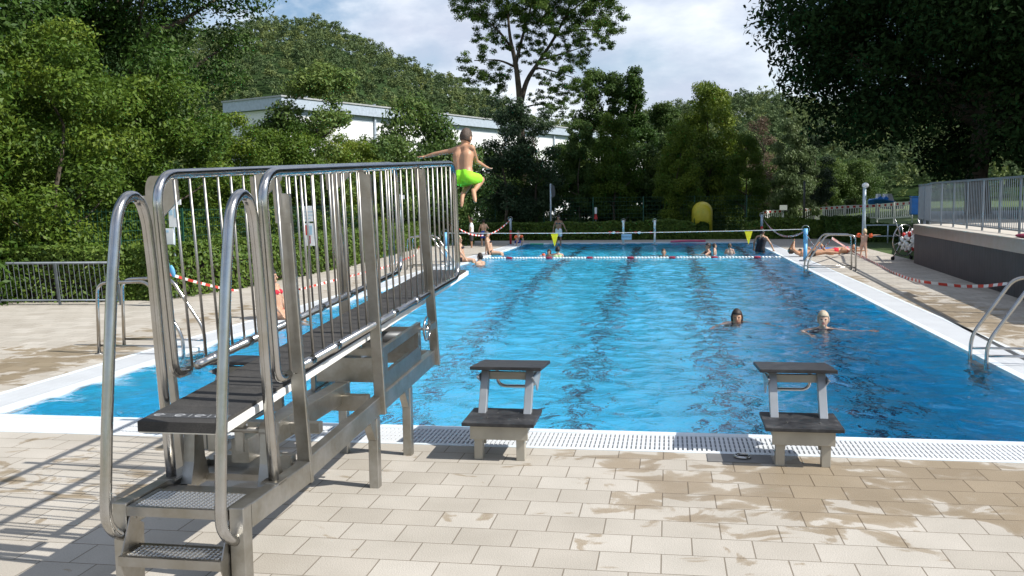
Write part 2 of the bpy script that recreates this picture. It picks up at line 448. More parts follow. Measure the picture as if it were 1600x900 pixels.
def grass_mat():
    m, nt, b = new_mat('mown_grass')
    n = noise_node(nt, .25, 6); n2 = noise_node(nt, 14, 4)
    r = ramp(nt, n.outputs[0], [(.3, (.045,.085,.018)), (.7, (.085,.13,.03))]); r2 = ramp(nt, n2.outputs[0], [(.3, (.7,.7,.7)), (.7, (1.2,1.2,1.1))])
    mu = N(nt, 'ShaderNodeMix', data_type='RGBA', blend_type='MULTIPLY'); mu.inputs[0].default_value = 1
    nt.links.new(r.outputs[0], mu.inputs[6]); nt.links.new(r2.outputs[0], mu.inputs[7]); nt.links.new(mu.outputs[2], b.inputs['Base Color'])
    b.inputs['Roughness'].default_value = .95
    bp = N(nt, 'ShaderNodeBump'); bp.inputs['Strength'].default_value = .8; bp.inputs['Distance'].default_value = .05
    nt.links.new(n2.outputs[0], bp.inputs['Height']); nt.links.new(bp.outputs[0], b.inputs['Normal'])
    return m
M['grass'] = grass_mat()
def gz(x, y):
    """height of the lawn: rises towards the right, beyond the pool"""
    s = lambda t: np.clip(t, 0, 1)**2*(3-2*np.clip(t, 0, 1))
    return -.06 + .95*s((np.asarray(x, float)-5.5)/14)*s((np.asarray(y, float)-33)/22)
xs = sorted(set([-900, -300, -100, -60, -30, XL-.4, XR+.4, 900, 300, 120, 60, 40] + [4+i*2.0 for i in range(16)])); ys = sorted(set([-900, -300, -100, -30, -.4, YF+.4, 900, 400, 200, 120] + [33+i*2.5 for i in range(22)]))
V = np.array([(x, y, float(gz(x, y))) for y in ys for x in xs]); nx = len(xs); Fc = []
for j in range(len(ys)-1):
    for i in range(nx-1):
        if XL-.5 < (xs[i]+xs[i+1])/2 < XR+.5 and -.5 < (ys[j]+ys[j+1])/2 < YF+.5: continue
        k = j*nx+i; Fc.append((k, k+1, k+nx+1, k+nx))
tag(link('ground', np_mesh('ground', V, np.array(Fc), M['grass'], smooth=True)), kind='structure')

# ---- pool basin, gutter and water
DEEP, SHAL, WZ = 3.7, 1.35, -.025
def pool_mat():
    m, nt, b = new_mat('blue_pool_lining')
    n = noise_node(nt, .5, 4)
    r = ramp(nt, n.outputs[0], [(.3, (.035, .61, .98)), (.7, (.05, .67, .99))])
    nt.links.new(r.outputs[0], b.inputs['Base Color']); b.inputs['Roughness'].default_value = .6
    return m
M['pool'] = pool_mat(); M['lane'] = simple('dark_lane_paint', (.022, .06, .12), .7)
def fl(y):
    if y < 8: return -DEEP
    t = min(1, (y-8)/15); return -(DEEP+(SHAL-DEEP)*t)
mb = MB(); yy = [0, 8, 23, YF]
for a_, b_ in zip(yy[:-1], yy[1:]):
    mb.add([(XL,a_,fl(a_)),(XR,a_,fl(a_)),(XR,b_,fl(b_)),(XL,b_,fl(b_))], [(0,1,2,3)])
    mb.add([(XL,a_,fl(a_)),(XL,b_,fl(b_)),(XL,b_,-.01),(XL,a_,-.01)], [(0,1,2,3)])
    mb.add([(XR,a_,fl(a_)),(XR,a_,-.01),(XR,b_,-.01),(XR,b_,fl(b_))], [(0,1,2,3)])
mb.add([(XL,0,-DEEP),(XL,0,-.01),(XR,0,-.01),(XR,0,-DEEP)], [(0,1,2,3)])
mb.add([(XL,YF,-SHAL),(XR,YF,-SHAL),(XR,YF,-.01),(XL,YF,-.01)], [(0,1,2,3)])
basin = tag(mb.build('pool_basin', M['pool']), kind='structure')
for lx in (-4.25, -2.1, -.12, 1.75):
    mb = MB(); w = .125; ys_ = [1.0, 8, 23, YF-1.0]
    for a_, b_ in zip(ys_[:-1], ys_[1:]):
        mb.add([(lx-w,a_,fl(a_)+.006),(lx+w,a_,fl(a_)+.006),(lx+w,b_,fl(b_)+.006),(lx-w,b_,fl(b_)+.006)], [(0,1,2,3)])
    o = tag(mb.build('lane_marking', M['lane']), kind='structure')

# gutter: tray, rims and a real slatted grate
M['tray'] = simple('gutter_tray', (.52, .59, .67), .7)
M['grate'] = simple('white_grate_plastic', (.62, .64, .66), .5, 0, .05, 2)
M['rim'] = simple('pale_pool_rim', (.66, .72, .76), .5, 0, .08, 3)
def gutter():
    t = MB(); g = MB(); rm = MB()
    x0, x1, y0, y1 = XL-GW, XR+GW, -GW, YF+GW
    zt = -.10
    for lo, hi in (((x0,y0,zt-.02),(x1,0,zt)), ((x0,YF,zt-.02),(x1,y1,zt)), ((x0,0,zt-.02),(XL,YF,zt)), ((XR,0,zt-.02),(x1,YF,zt))): t.box(lo, hi)
    ri, ro = .09, .055
    # inner rim (pool edge) and outer rim
    for lo, hi in (((XL-ri,-ri,-.1),(XR+ri,.006,.004)), ((XL-ri,YF-.006,-.1),(XR+ri,YF+ri,.004)), ((XL-ri,.006,-.1),(XL+.006,YF-.006,.004)), ((XR-.006,.006,-.1),(XR+ri,YF-.006,.004))): rm.box(lo, hi)
    for lo, hi in (((x0,y0,-.1),(x1,y0+ro,.004)), ((x0,y1-ro,-.1),(x1,y1,.004)), ((x0,y0+ro,-.1),(x0+ro,y1-ro,.004)), ((x1-ro,y0+ro,-.1),(x1,y1-ro,.004))): rm.box(lo, hi)
    p, bw, zb, ztop = .034, .021, -.03, .002
    ga, gb = ri+.006, GW-ro-.006
    n = int((x1-x0-2*ro-.02)/p)
    for s, ya, yb in ((0, -gb, -ga), (1, YF+ga, YF+gb)):
        for i in range(n):
            x = x0+ro+.012+i*p; g.box((x, ya, zb), (x+bw, yb, ztop))
        for k in range(5):
            y = ya+(yb-ya)*k/4; g.box((x0+ro+.005, y-.008, zb+.002), (x1-ro-.005, y+.008, ztop-.002))
    n = int((YF+2*ri)/p)
    for xa, xb in ((x0+ro+.006, XL-ri-.006), (XR+ri+.006, x1-ro-.006)):
        for i in range(n):
            y = -ri+.004+i*p; g.box((xa, y, zb), (xb, y+bw+.004, ztop))
        for k in range(5):
            x = xa+(xb-xa)*k/4; g.box((x-.008, -ri+.01, zb+.002), (x+.008, YF+ri-.01, ztop-.002))
    tag(t.build('gutter_tray', M['tray']), kind='structure'); tag(rm.build('pool_rim', M['rim']), kind='structure')
    tag(g.build('gutter_grate', M['grate']), kind='structure')
gutter()

def water():
    ys = [0.0]
    while ys[-1] < YF: ys.append(ys[-1]+.034+.0012*ys[-1])
    ys = np.array(ys)*(YF/ys[-1]); xs = np.linspace(XL, XR, 280)
    X, Y = np.meshgrid(xs, ys); rng = np.random.default_rng(3); Z = np.zeros_like(X)
    for i in range(80):
        lam = float(np.exp(rng.uniform(np.log(.13), np.log(.95)))); th = rng.normal(1.2, .9); k = 2*math.pi/lam; ph = rng.uniform(0, 6.28)
        Z += .0158/k*np.sin(k*(np.cos(th)*X+np.sin(th)*Y)+ph+1.3*np.sin(X*.7+i)+1.1*np.sin(Y*.5+i*2))
    V = np.stack([X, Y, Z+WZ], -1).reshape(-1, 3); nx, ny = len(xs), len(ys); idx = np.arange(nx*ny).reshape(ny, nx)
    Fq = np.stack([idx[:-1,:-1], idx[:-1,1:], idx[1:,1:], idx[1:,:-1]], -1).reshape(-1, 4)
    m = bpy.data.materials.new('rippled_pool_water'); m.use_nodes = True; t = m.node_tree; t.nodes.remove(t.nodes['Principled BSDF'])
    g = N(t, 'ShaderNodeBsdfGlass'); g.inputs['IOR'].default_value = 1.33; g.inputs['Roughness'].default_value = 0
    t.links.new(g.outputs[0], t.nodes['Material Output'].inputs[0])
    tc = N(t, 'ShaderNodeTexCoord')
    def nz(scale, detail, st):
        mp = N(t, 'ShaderNodeMapping'); mp.inputs['Scale'].default_value = st; t.links.new(tc.outputs['Object'], mp.inputs[0])
        return noise_node(t, scale, detail, mp.outputs[0], .5, .7)
    n1 = nz(3.2, 3, (1, 1.3, 1)); n2 = nz(12, 3, (1, 1.35, 1))
    ma = N(t, 'ShaderNodeMath', operation='MULTIPLY_ADD'); t.links.new(n2.outputs[0], ma.inputs[0]); ma.inputs[1].default_value = .22; t.links.new(n1.outputs[0], ma.inputs[2])
    b = N(t, 'ShaderNodeBump'); b.inputs['Strength'].default_value = 1; b.inputs['Distance'].default_value = .03
    t.links.new(ma.outputs[0], b.inputs['Height']); t.links.new(b.outputs[0], g.inputs['Normal'])
    o = tag(link('water', np_mesh('water', V, Fq, m, smooth=True)), kind='structure')
water()

# a wire's shadow painted as a thin dark strip on the right-hand paving
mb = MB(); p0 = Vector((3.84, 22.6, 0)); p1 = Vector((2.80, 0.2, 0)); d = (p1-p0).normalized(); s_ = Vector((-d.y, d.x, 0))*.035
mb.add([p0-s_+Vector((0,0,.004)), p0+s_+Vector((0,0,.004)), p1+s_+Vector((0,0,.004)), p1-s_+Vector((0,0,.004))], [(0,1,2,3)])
tag(mb.build('wire_shadow_strip', M['dark_steel']), kind='structure')

# ================================================================== SPRINGBOARD
def springboard():
    XRt, XLt = -2.74, -3.26
    root = empty('springboard', (-3.0, -2.2, 0), 'stainless steel springboard with slanted black non-slip board, side railings and two perforated steps', 'diving board')
    bz = lambda y: .870+.0575*(y+3.5)                # board surface height along its length
    # board
    bx0, bx1, by0, by1 = -3.205, -2.80, -3.55, 1.50
    mb = MB()
    P = lambda x, y, dz: (x, y, bz(y)+dz)
    def slab(m, x0, x1, y0, y1, z0, z1):
        return m.add([P(x0,y0,z0),P(x1,y0,z0),P(x1,y1,z0),P(x0,y1,z0),P(x0,y0,z1),P(x1,y0,z1),P(x1,y1,z1),P(x0,y1,z1)],
                     [(3,2,1,0),(4,5,6,7),(0,1,5,4),(1,2,6,5),(2,3,7,6),(3,0,4,7)])
    m, nt, b = new_mat('black_rubber_matting')
    n = noise_node(nt, 260, 2); n3 = noise_node(nt, 7, 4)
    r = ramp(nt, n.outputs[0], [(.35, (.016,.016,.017)), (.7, (.062,.060,.057))]); r3 = ramp(nt, n3.outputs[0], [(.3, (.8,.8,.8)), (.7, (1.35,1.3,1.25))])
    mu = N(nt, 'ShaderNodeMix', data_type='RGBA', blend_type='MULTIPLY'); mu.inputs[0].default_value = 1
    nt.links.new(r.outputs[0], mu.inputs[6]); nt.links.new(r3.outputs[0], mu.inputs[7]); nt.links.new(mu.outputs[2], b.inputs['Base Color']); b.inputs['Roughness'].default_value = .8
    bp = N(nt, 'ShaderNodeBump'); bp.inputs['Strength'].default_value = .7; bp.inputs['Distance'].default_value = .003
    nt.links.new(n.outputs[0], bp.inputs['Height']); nt.links.new(bp.outputs[0], b.inputs['Normal'])
    M['rubber'] = m
    slab(mb, bx0, bx1, by0, by1, -.045, -.005)
    board = mb.build('board', M['board_edge'], root, bevel=.006)
    mb = MB(); slab(mb, bx0+.008, bx1-.012, by0-.012, by1-.06, -.004, .012)
    # the matting rolls over the near end
    mb.add([P(bx0+.008,by0-.012,-.034),P(bx1-.012,by0-.012,-.034),P(bx1-.012,by0-.0015,-.034),P(bx0+.008,by0-.0015,-.034),P(bx0+.008,by0-.0119,.0),P(bx1-.012,by0-.0119,.0),P(bx1-.012,by0-.0015,.0),P(bx0+.008,by0-.0015,.0)],
           [(3,2,1,0),(4,5,6,7),(0,1,5,4),(1,2,6,5),(2,3,7,6),(3,0,4,7)])
    k = 0
    y = by0+.22
    while y < by1-.2:
        mb.add([P(bx0+.012,y,.0125),P(bx1-.016,y,.0125),P(bx1-.016,y+.012,.0135),P(bx0+.012,y+.012,.0135)], [(0,1,2,3)]); y += .115
    mb.build('rubber_matting', M['rubber'], board)
    # worn pale printed strip with pictogram marks across the near end
    mb = MB(); slab(mb, bx0+.015, bx1-.02, by0+.055, by0+.115, .0122, .0135); strip = mb.build('printed_strip', simple('smooth_grey_strip', (.06,.062,.066), .45), board)
    pw = simple('worn_white_print', (.34,.35,.36), .7)
    for cx in (-3.15, -3.05, -2.955, -2.86):
        mb = MB(); ring_ = [(cx+.020*math.cos(t), by0+.085+.017*math.sin(t)) for t in np.linspace(0.4, 5.4, 12)]
        for p, q in zip(ring_[:-1], ring_[1:]):
            mb.bar(P(p[0], p[1], .0145), P(q[0], q[1], .0145), .007, .0012)
        mb.bar(P(cx-.010, by0+.080, .0145), P(cx+.026, by0+.092, .0145), .009, .0012); mb.build('pictogram', pw, board)
    for cx in (-3.0, -2.91): MB().bar(P(cx, by0+.066, .0145), P(cx, by0+.104, .0145), .003, .001).build('pictogram_line', pw, board)
    # side railings
    for xr, s in ((XRt, 1), (XLt, -1)):
        tz = (lambda y: .998+.0435*(y+2.82)) if s > 0 else (lambda y: 1.003+.0545*(y+3.0))
        mb = MB().tube(fillet([(xr,-2.985,tz(-2.985)-.004),(xr,-3.12,tz(-3.12)),(xr,-3.215,1.957),(xr,.68,2.143),(xr,.79,tz(.79)),(xr,-2.9,tz(-2.9))], .17, 8), .0235, 12)
        # welded sleeves on the lower rail
        for y in (-2.72, -2.34, -1.2, -.62):
            z = tz(y); mb.cyl((xr,y-.05,z-.0025), (xr,y+.05,z+.0025), .0275, 12)
        rail = mb.build('guard_rail', M['tube'], root, True)
        nb = 26
        for i in range(1, nb):
            t = i/nb; y0 = -3.10+(.76+3.10)*t; y1 = -3.20+(.68+3.20)*t
            MB().cyl((xr, y0, tz(y0)), (xr, y1, 1.96+.0478*(y1+3.2)), .0072, 8).build('baluster', M['bar'], rail, True)
        for (ya, za), (yb, zb) in (((-2.815,.40),(-2.985,1.862)), ((-1.545,.462),(-1.742,1.985)), ((-.105,.53),(-.448,2.055))):
            xo = xr+(.006 if s > 0 else -.17)
            pm = MB().bar((xo,ya,za), (xo,yb,zb), .070, .034, (0,1,0), bev=.004)
            post = pm.build('rail_post', M['frame'], root)
            # stepped bracket plate at the top, curving over to the hand rail
            zt = zb; ztop = 1.957+.0478*(yb+3.215)
            poly = [(-.039,-.14),(.039,-.14),(.039,.0),(.004,.0)]+[(.004-.043*(1-math.cos(t)), (ztop-zt-.01)*math.sin(t)) for t in np.linspace(.2, 1.5, 7)]+[(-.060-(.11 if s < 0 else -.02),(ztop-zt)-.01),(-.060-(.11 if s < 0 else -.02),-.02)]
            lean = (yb-ya)/(zb-za)
            MB().prism(poly, lambda p, q, w: Vector((xo+s*p, yb+lean*q-.021+w, zt+q)), .010).build('bracket', M['frame'], post)
    # stair hand rails
    hp = [at_x(u, v, XRt) for u, v in ((373,846),(356,842),(346,826),(344.5,800),(346,680),(349,560),(353,430),(358,345),(363,316),(375,301),(388,309),(396,340),(404,420),(414,560),(423,680),(428,752))]
    cfoot = None
    for s in (1, -1):
        xx = XRt if s > 0 else XLt
        pth = [Vector((xx, p.y, p.z)) for p in fillet(hp, .05, 3)]
        h = MB().tube(pth, .0245, 12).build('hand_rail', M['tube'], root, True)
        e = pth[-1]; MB().box((xx-.045, e.y-.05, e.z-.004), (xx+.045, e.y+.05, e.z+.008)).build('foot_plate', M['plate'], h)
    # stair legs, side beams
    for s in (1, -1):
        xx = XRt+.012 if s > 0 else XLt-.012
        MB().box((xx-.033,-3.615,0), (xx+.033,-3.535,.525)).build('stair_leg', M['frame'], root, bevel=.004)
        MB().bar((xx,-3.534,.466), (xx,-2.86,.462), .066, .11, bev=.004).build('stair_beam', M['frame'], root)
        xb = XRt-.02 if s > 0 else XLt+.02
        MB().bar((xb,-2.855,.452), (xb,-.13,.590), .060, .115, bev=.004).build('side_beam', M['frame'], root)
        for y in (-1.62, -.845):
            lg = MB().bar((xb,y,0), (xb,y,.575+.05*(y+.13)-.045), .062, .068, (0,1,0), bev=.004).build('leg', M['frame'], root)
            z0 = .575+.05*(y+.13)-.05
            MB().prism([(0,0),(-.10,.0),(-.10,-.02),(-.02,-.13),(0,-.14)], lambda p, q, w, xb=xb, y=y, z0=z0: Vector((xb+w, y-.035+p, z0+q)), .05).build('gusset', M['frame'], lg)
    # steps
    mp, nt, b = new_mat('perforated_tread')
    b.inputs['Metallic'].default_value = 1; b.inputs['Roughness'].default_value = .38; b.inputs['Base Color'].default_value = rgb((.52,.51,.49))
    def tread(y0, y1, z, name):
        xa, xb = XLt+.025, XRt-.025
        mb = MB(); mb.box((xa, y0, z-.04), (xb, y0+.022, z+.001)); mb.box((xa, y1-.022, z-.03), (xb, y1, z+.001)); mb.box((xa,y0+.022,z-.03),(xa+.022,y1-.022,z+.001)); mb.box((xb-.022,y0+.022,z-.03),(xb,y1-.022,z+.001))
        st = mb.build('step', M['plate'], root)
        # tread sheet with real punched holes: a lattice of small bars and raised rims
        t = MB(); p = .0215; nx = int((xb-xa-.044)/p); ny = max(2, int((y1-y0-.044)/p))
        px = (xb-xa-.044)/nx; py = (y1-y0-.044)/ny
        for j in range(ny):
            for i in range(nx):
                cx = xa+.022+(i+.5)*px; cy_ = y0+.022+(j+.5)*py; q = 8; vs = []; r = .0072
                sq = [(px/2*a_, py/2*b_) for a_, b_ in ((1,0),(1,1),(0,1),(-1,1),(-1,0),(-1,-1),(0,-1),(1,-1))]
                for k in range(q):
                    vs.append((cx+sq[k][0], cy_+sq[k][1], z-.004))
                for k in range(q):
                    an = 2*PI*k/q; vs.append((cx+r*1.25*math.cos(an), cy_+r*1.25*math.sin(an), z-.001))
                for k in range(q):
                    an = 2*PI*k/q; vs.append((cx+r*math.cos(an), cy_+r*math.sin(an), z-.007))
                t.add(vs, [(k, (k+1) % q, q+(k+1) % q, q+k) for k in range(q)]+[(q+k, q+(k+1) % q, 2*q+(k+1) % q, 2*q+k) for k in range(q)])
        t.build('tread', mp, st)
    tread(-3.62, -3.36, .512, 'top'); tread(-3.70, -3.53, .318, 'low')
    for s in (1, -1):
        xx = XRt-.0255 if s > 0 else XLt+.0255
        MB().prism([(-3.60,.08),(-3.52,.05),(-3.50,.40),(-3.60,.47),(-3.69,.30),(-3.69,.28)], lambda p, q, w, xx=xx: Vector((xx+w-.004*s, p, q)), .006).build('cheek_plate', M['plate'], root)
    # bearing deck behind the steps
    MB().box((XLt+.022,-3.35,.465),(XRt-.022,-3.25,.498)).box((XLt+.022,-3.0,.45),(XRt-.022,-2.86,.482)).box((XLt+.022,-3.25,.45),(XLt+.075,-3.0,.480)).box((XRt-.075,-3.25,.45),(XRt-.022,-3.0,.480)).build('bearing_frame', M['plate'], root)
    # axle with its brackets
    ax = MB().cyl((XLt+.03,-3.10,.735),(XRt-.03,-3.10,.735), .016, 12).build('hinge_axle', M['plate'], root, True)
    for xx in (XLt+.07, XRt-.06):
        MB().prism([(-.09,0),(.09,0),(.055,.10),(.036,.255),(-.036,.255),(-.055,.10)], lambda p, q, w, xx=xx: Vector((xx+w, -3.10+p, .483+q)), .055).cyl((xx-.034,-3.10,.735),(xx+.036,-3.10,.735), .040, 16).build('bearing_block', M['plate'], ax)
    for xx in (-3.09, -2.95):
        MB().prism([(-.07,.055),(.07,.055),(.022,-.03),(.020,-.15),(-.020,-.15),(-.022,-.03)], lambda p, q, w, xx=xx: Vector((xx+p, -3.10+w, .775+q)), .02).build('hinge_lug', M['frame'], ax)
    # cross beams
    for y, z, h in ((-2.84,.50,.09), (-1.62,.548,.10), (-.16,.60,.10)):
        MB().bar((XLt+.052,y,z), (XRt-.052,y,z), .07, h, bev=.004).build('cross_beam', M['frame'], root)
    MB().bar((XLt+.052,-2.45,.59), (XRt-.052,-2.45,.59), .06, .06, bev=.004).build('cross_beam', M['frame'], root)
    # central keel running under the board
    MB().bar((-3.0,-3.0,.60), (-3.0,-1.5,.60), .09, .12, bev=.004).build('keel_beam', M['frame'], root)
    # fulcrum box with slotted sides
    bxs = {}
    fb = MB().box((XLt+.05,-1.43,.64),(XRt-.05,-1.41,.80)).build('fulcrum_box', M['frame'], root)
    MB().box((XLt+.05,-.50,.68),(XRt-.05,-.48,.88)).build('rear_panel', M['frame'], fb)
    MB().bar((XLt+.06,-1.36,.835),(XRt-.06,-1.36,.835),.06,.05,bev=.003).build('cross_tie', M['frame'], fb)
    MB().cyl((XLt+.04,-.85,.855),(XRt-.04,-.85,.855),.042,16).build('fulcrum_roller', M['dark_steel'], fb, True)
    for s in (1, -1):
        xx = XRt-.024 if s > 0 else XLt+.024
        sp = MB(); q = lambda y, z: (xx, y, z)
        zb = lambda y: .583+.05*(y+.13)+.006
        def strip(y0, y1, a0, a1, t=.03):
            sp.add([(xx-t/2,y0,zb(y0)+a0),(xx+t/2,y0,zb(y0)+a0),(xx+t/2,y1,zb(y1)+a0),(xx-t/2,y1,zb(y1)+a0),(xx-t/2,y0,zb(y0)+a1),(xx+t/2,y0,zb(y0)+a1),(xx+t/2,y1,zb(y1)+a1),(xx-t/2,y1,zb(y1)+a1)],
                   [(3,2,1,0),(4,5,6,7),(0,1,5,4),(1,2,6,5),(2,3,7,6),(3,0,4,7)])
        strip(-1.43,-.48,.055,.17); strip(-1.43,-.48,.285,.345); strip(-1.43,-1.33,.17,.285); strip(-.56,-.48,.17,.285)
        sp.build('slotted_side', M['plate'], fb)
    # hand wheel on the adjusting shaft
    c = at_x(664, 514, XRt+.02); c = Vector((XRt+.035, c.y, c.z))
    sh = MB().cyl((XRt-.06,c.y,c.z),(XRt+.05,c.y,c.z),.012,10).build('adjusting_shaft', M['tube'], root, True)
    wheel = MB().tube([c+Vector((0, .088*math.cos(t), .088*math.sin(t))) for t in np.linspace(0, 2*PI, 25)[:-1]], .0075, 8, True)
    for k in range(3):
        t = 2*PI*k/3+.4; wheel.cyl(c, c+Vector((0,.086*math.cos(t),.086*math.sin(t))), .005, 6)
    wheel.build('hand_wheel', M['tube'], sh, True)
    MB().bar((XRt+.03,c.y+.06,c.z),(XRt+.03,-.21,c.z), .03, .05).build('shaft_arm', M['frame'], sh)
    return root
springboard()

# ================================================================== STARTING BLOCKS
m, nt, b = new_mat('worn_black_block_top')
n = noise_node(nt, 9, 5, rough=.7); n2 = noise_node(nt, 90, 2)
r = ramp(nt, n.outputs[0], [(.40, (.014,.014,.016)), (.60, (.04,.04,.042)), (.72, (.12,.12,.12))]); nt.links.new(r.outputs[0], b.inputs['Base Color'])
mr = N(nt, 'ShaderNodeMapRange'); nt.links.new(n.outputs[0], mr.inputs[0]); mr.inputs['To Min'].default_value = .25; mr.inputs['To Max'].default_value = .75; nt.links.new(mr.outputs[0], b.inputs['Roughness'])
bp = N(nt, 'ShaderNodeBump'); bp.inputs['Strength'].default_value = .4; bp.inputs['Distance'].default_value = .003; nt.links.new(n2.outputs[0], bp.inputs['Height']); nt.links.new(bp.outputs[0], b.inputs['Normal'])
M['blocktop'] = m
M['block'] = simple('grey_cream_block_metal', (.38, .355, .30), .5, .25, .12)
M['block_leg'] = simple('pale_grey_block_metal', (.33, .35, .37), .42, .4, .12)
def starting_block(loc, label):
    root = empty('starting_block', loc, label, 'starting block', 'starting blocks along the near end of the pool')
    x, y, _ = loc
    W = lambda p: (x+p[0], y+p[1], p[2])
    def bx(lo, hi, m=None): return (m or MB()).box(W(lo), W(hi))
    # feet
    for s in (-1, 1):
        f = bx((s*.150-.030,-.035,0), (s*.150+.030,.035,.150)).build('foot', M['block'], root, bevel=.003)
        MB().prism([(0,.15),(-.0,.10),(.07*1,.15)], lambda p, q, w, s=s: Vector(W((s*.118-s*p*.0+w, .036+p, q))), .02).build('gusset', M['block'], f)
        # upright, leaning a little to the water
        MB().bar(W((s*.166,.20,.25)), W((s*.166,.37,.575)), .056, .062, (0,1,0), bev=.003).build('upright', M['block_leg'], root)
        MB().prism([(.20,.545),(.62,.548),(.62,.49),(.46,.40),(.40,.46)], lambda p, q, w, s=s: Vector(W((s*.2025+w, p, q))), .010).build('side_bracket', M['block_leg'], root)
    bx((-.205,-.055,.150), (.205,-.030,.252)).build('front_panel', M['block'], root, bevel=.003)
    bx((-.205,-.0295,.205), (.205,.30,.250)).build('step_frame', M['block'], root)
    st = MB().add([W(p) for p in ((-.255,-.10,.252),(.255,-.10,.252),(.255,.34,.262),(-.255,.34,.262),(-.255,-.10,.278),(.255,-.10,.278),(.255,.34,.288),(-.255,.34,.288))],
                  [(3,2,1,0),(4,5,6,7),(0,1,5,4),(1,2,6,5),(2,3,7,6),(3,0,4,7)]).build('step_plate', M['blocktop'], root, bevel=.004)
    bo = MB()
    for p in ((-.1,.05),(.12,.05),(-.05,.2),(.1,.22)): bo.cyl(W((p[0],p[1],.281)), W((p[0],p[1],.2865)), .007, 8)
    bo.build('bolt', M['plate'], st)
    bx((-.137,.36,.50), (.137,.40,.555)).build('cross_member', M['block'], root)
    MB().add([W(p) for p in ((-.262,.24,.588),(.262,.24,.588),(.262,.78,.548),(-.262,.78,.548),(-.262,.24,.614),(.262,.24,.614),(.262,.78,.574),(-.262,.78,.574))],
             [(3,2,1,0),(4,5,6,7),(0,1,5,4),(1,2,6,5),(2,3,7,6),(3,0,4,7)]).build('top_plate', M['blocktop'], root, bevel=.004)
    MB().tube(fillet([W((-.15,.72,.555)),W((-.15,.76,.37)),W((.15,.76,.37)),W((.15,.72,.555))], .07, 6), .0135, 10).build('grab_handle', M['tube'], root, True)
    return root
BLK = [(-2.08,-.885,'starting block with two black plates next to the springboard, in front of bright blue water'),
       (-.013,-.80,'starting block with two black plates alone on the right, before deep blue water'),
       (-4.18,-.86,'starting block mostly hidden behind the springboard, its black top plate showing')]
b0 = starting_block((BLK[0][0], BLK[0][1], 0), BLK[0][2])
for x, y, lb in BLK[1:]:
    c = copy_tree(b0); c.location = (x, y, 0); c['label'] = lb

# metal ring eye let into a dark stone in the shade of the right block
rr = empty('floor_anchor', (-.44,-.66,0), 'round metal eye set in a dark slab beside the foot of the right starting block', 'floor anchor')
MB().box((-.64,-.79,.0005),(-.20,-.585,.006)).build('dark_slab', simple('dark_cover_slab', (.16,.155,.15), .6), rr)
MB().tube([Vector((-.40+.05*math.cos(t),-.67+.05*math.sin(t),.016)) for t in np.linspace(0,2*PI,21)[:-1]], .011, 8, True).build('ring_eye', M['tube'], rr, True)

# ================================================================== POOL LADDERS
def pool_ladder(name, xe, y, side, label):
    """side +1: right pool edge, -1: left"""
    root = empty(name, (xe, y, 0), label, 'pool ladder', 'ladders at the pool edges')
    for dy in (-.27, .27):
        pts = [(xe-side*.10,y+dy,-1.3),(xe-side*.10,y+dy,.24),(xe+side*.33,y+dy,.90),(xe+side*1.0,y+dy,.88),(xe+side*1.02,y+dy,.0)]
        r = MB().tube(fillet(pts, .13, 6), .0215, 10).build('handrail', M['tube'], root, True)
        MB().cyl((xe-side*.10,y+dy,.105),(xe+side*1.015,y+dy,.105), .014, 8).build('lower_bar', M['tube'], r, True)
        MB().cyl((xe+side*1.02,y+dy,.0),(xe+side*1.02,y+dy,.012), .045, 14).build('floor_flange', M['plate'], r, True)
    for z in (-.035, -.35, -.65, -.95):
        MB().box((xe-side*.10-.05,y-.25,z-.02),(xe-side*.10+.05,y+.25,z)).build('rung', M['plate'], root)
    return root
pool_ladder('pool_ladder', XR, 3.55, 1, 'steel pool ladder cut off by the right edge of the photo')
pool_ladder('pool_ladder', XR, 16.6, 1, 'steel pool ladder farther along the right pool edge, in front of the lying woman')
pool_ladder('pool_ladder', XL, 3.45, -1, 'steel pool ladder at the near left pool corner behind the springboard stairs')
pool_ladder('pool_ladder', XL, 17.3, -1, 'steel pool ladder farther along the left pool edge behind the railing end')

# ================================================================== ROPES, FLAGS, POSTS
def floatline(p0, p1, label):
    p0 = Vector(p0); p1 = Vector(p1); d = p1-p0; L = d.length; d.normalize()
    root = empty('lane_rope', p0, label, 'lane rope')
    MB().tube([p0, p1], .006, 6).build('cable', M['rope'], root)
    t = 0; i = 0; reds = []; wo = None
    while t < L-.1:
        if i % 12 == 8:
            reds.append(t); t += .22; i += 1; continue
        c = p0+d*t
        if wo is None: wo = MB().tube([c, c+d*.02, c+d*.06, c+d*.08], [.02, .036, .036, .02], 10).build('white_float', M['white_plastic'], root, True); wt = t
        else: k_ = wo.copy(); COL.objects.link(k_); k_.location = wo.location+d*(t-wt)
        t += .096; i += 1
    for t in reds:
        c = p0+d*t; MB().tube([c, c+d*.03, c+d*.17, c+d*.20], [.02, .042, .042, .02], 10).build('red_float', M['dark_red'], root, True)
floatline((XL+.05, 22.0, .0), (XR-.05, 22.0, .0), 'rope of white floats with dark red spacers stretched across the pool on the water')

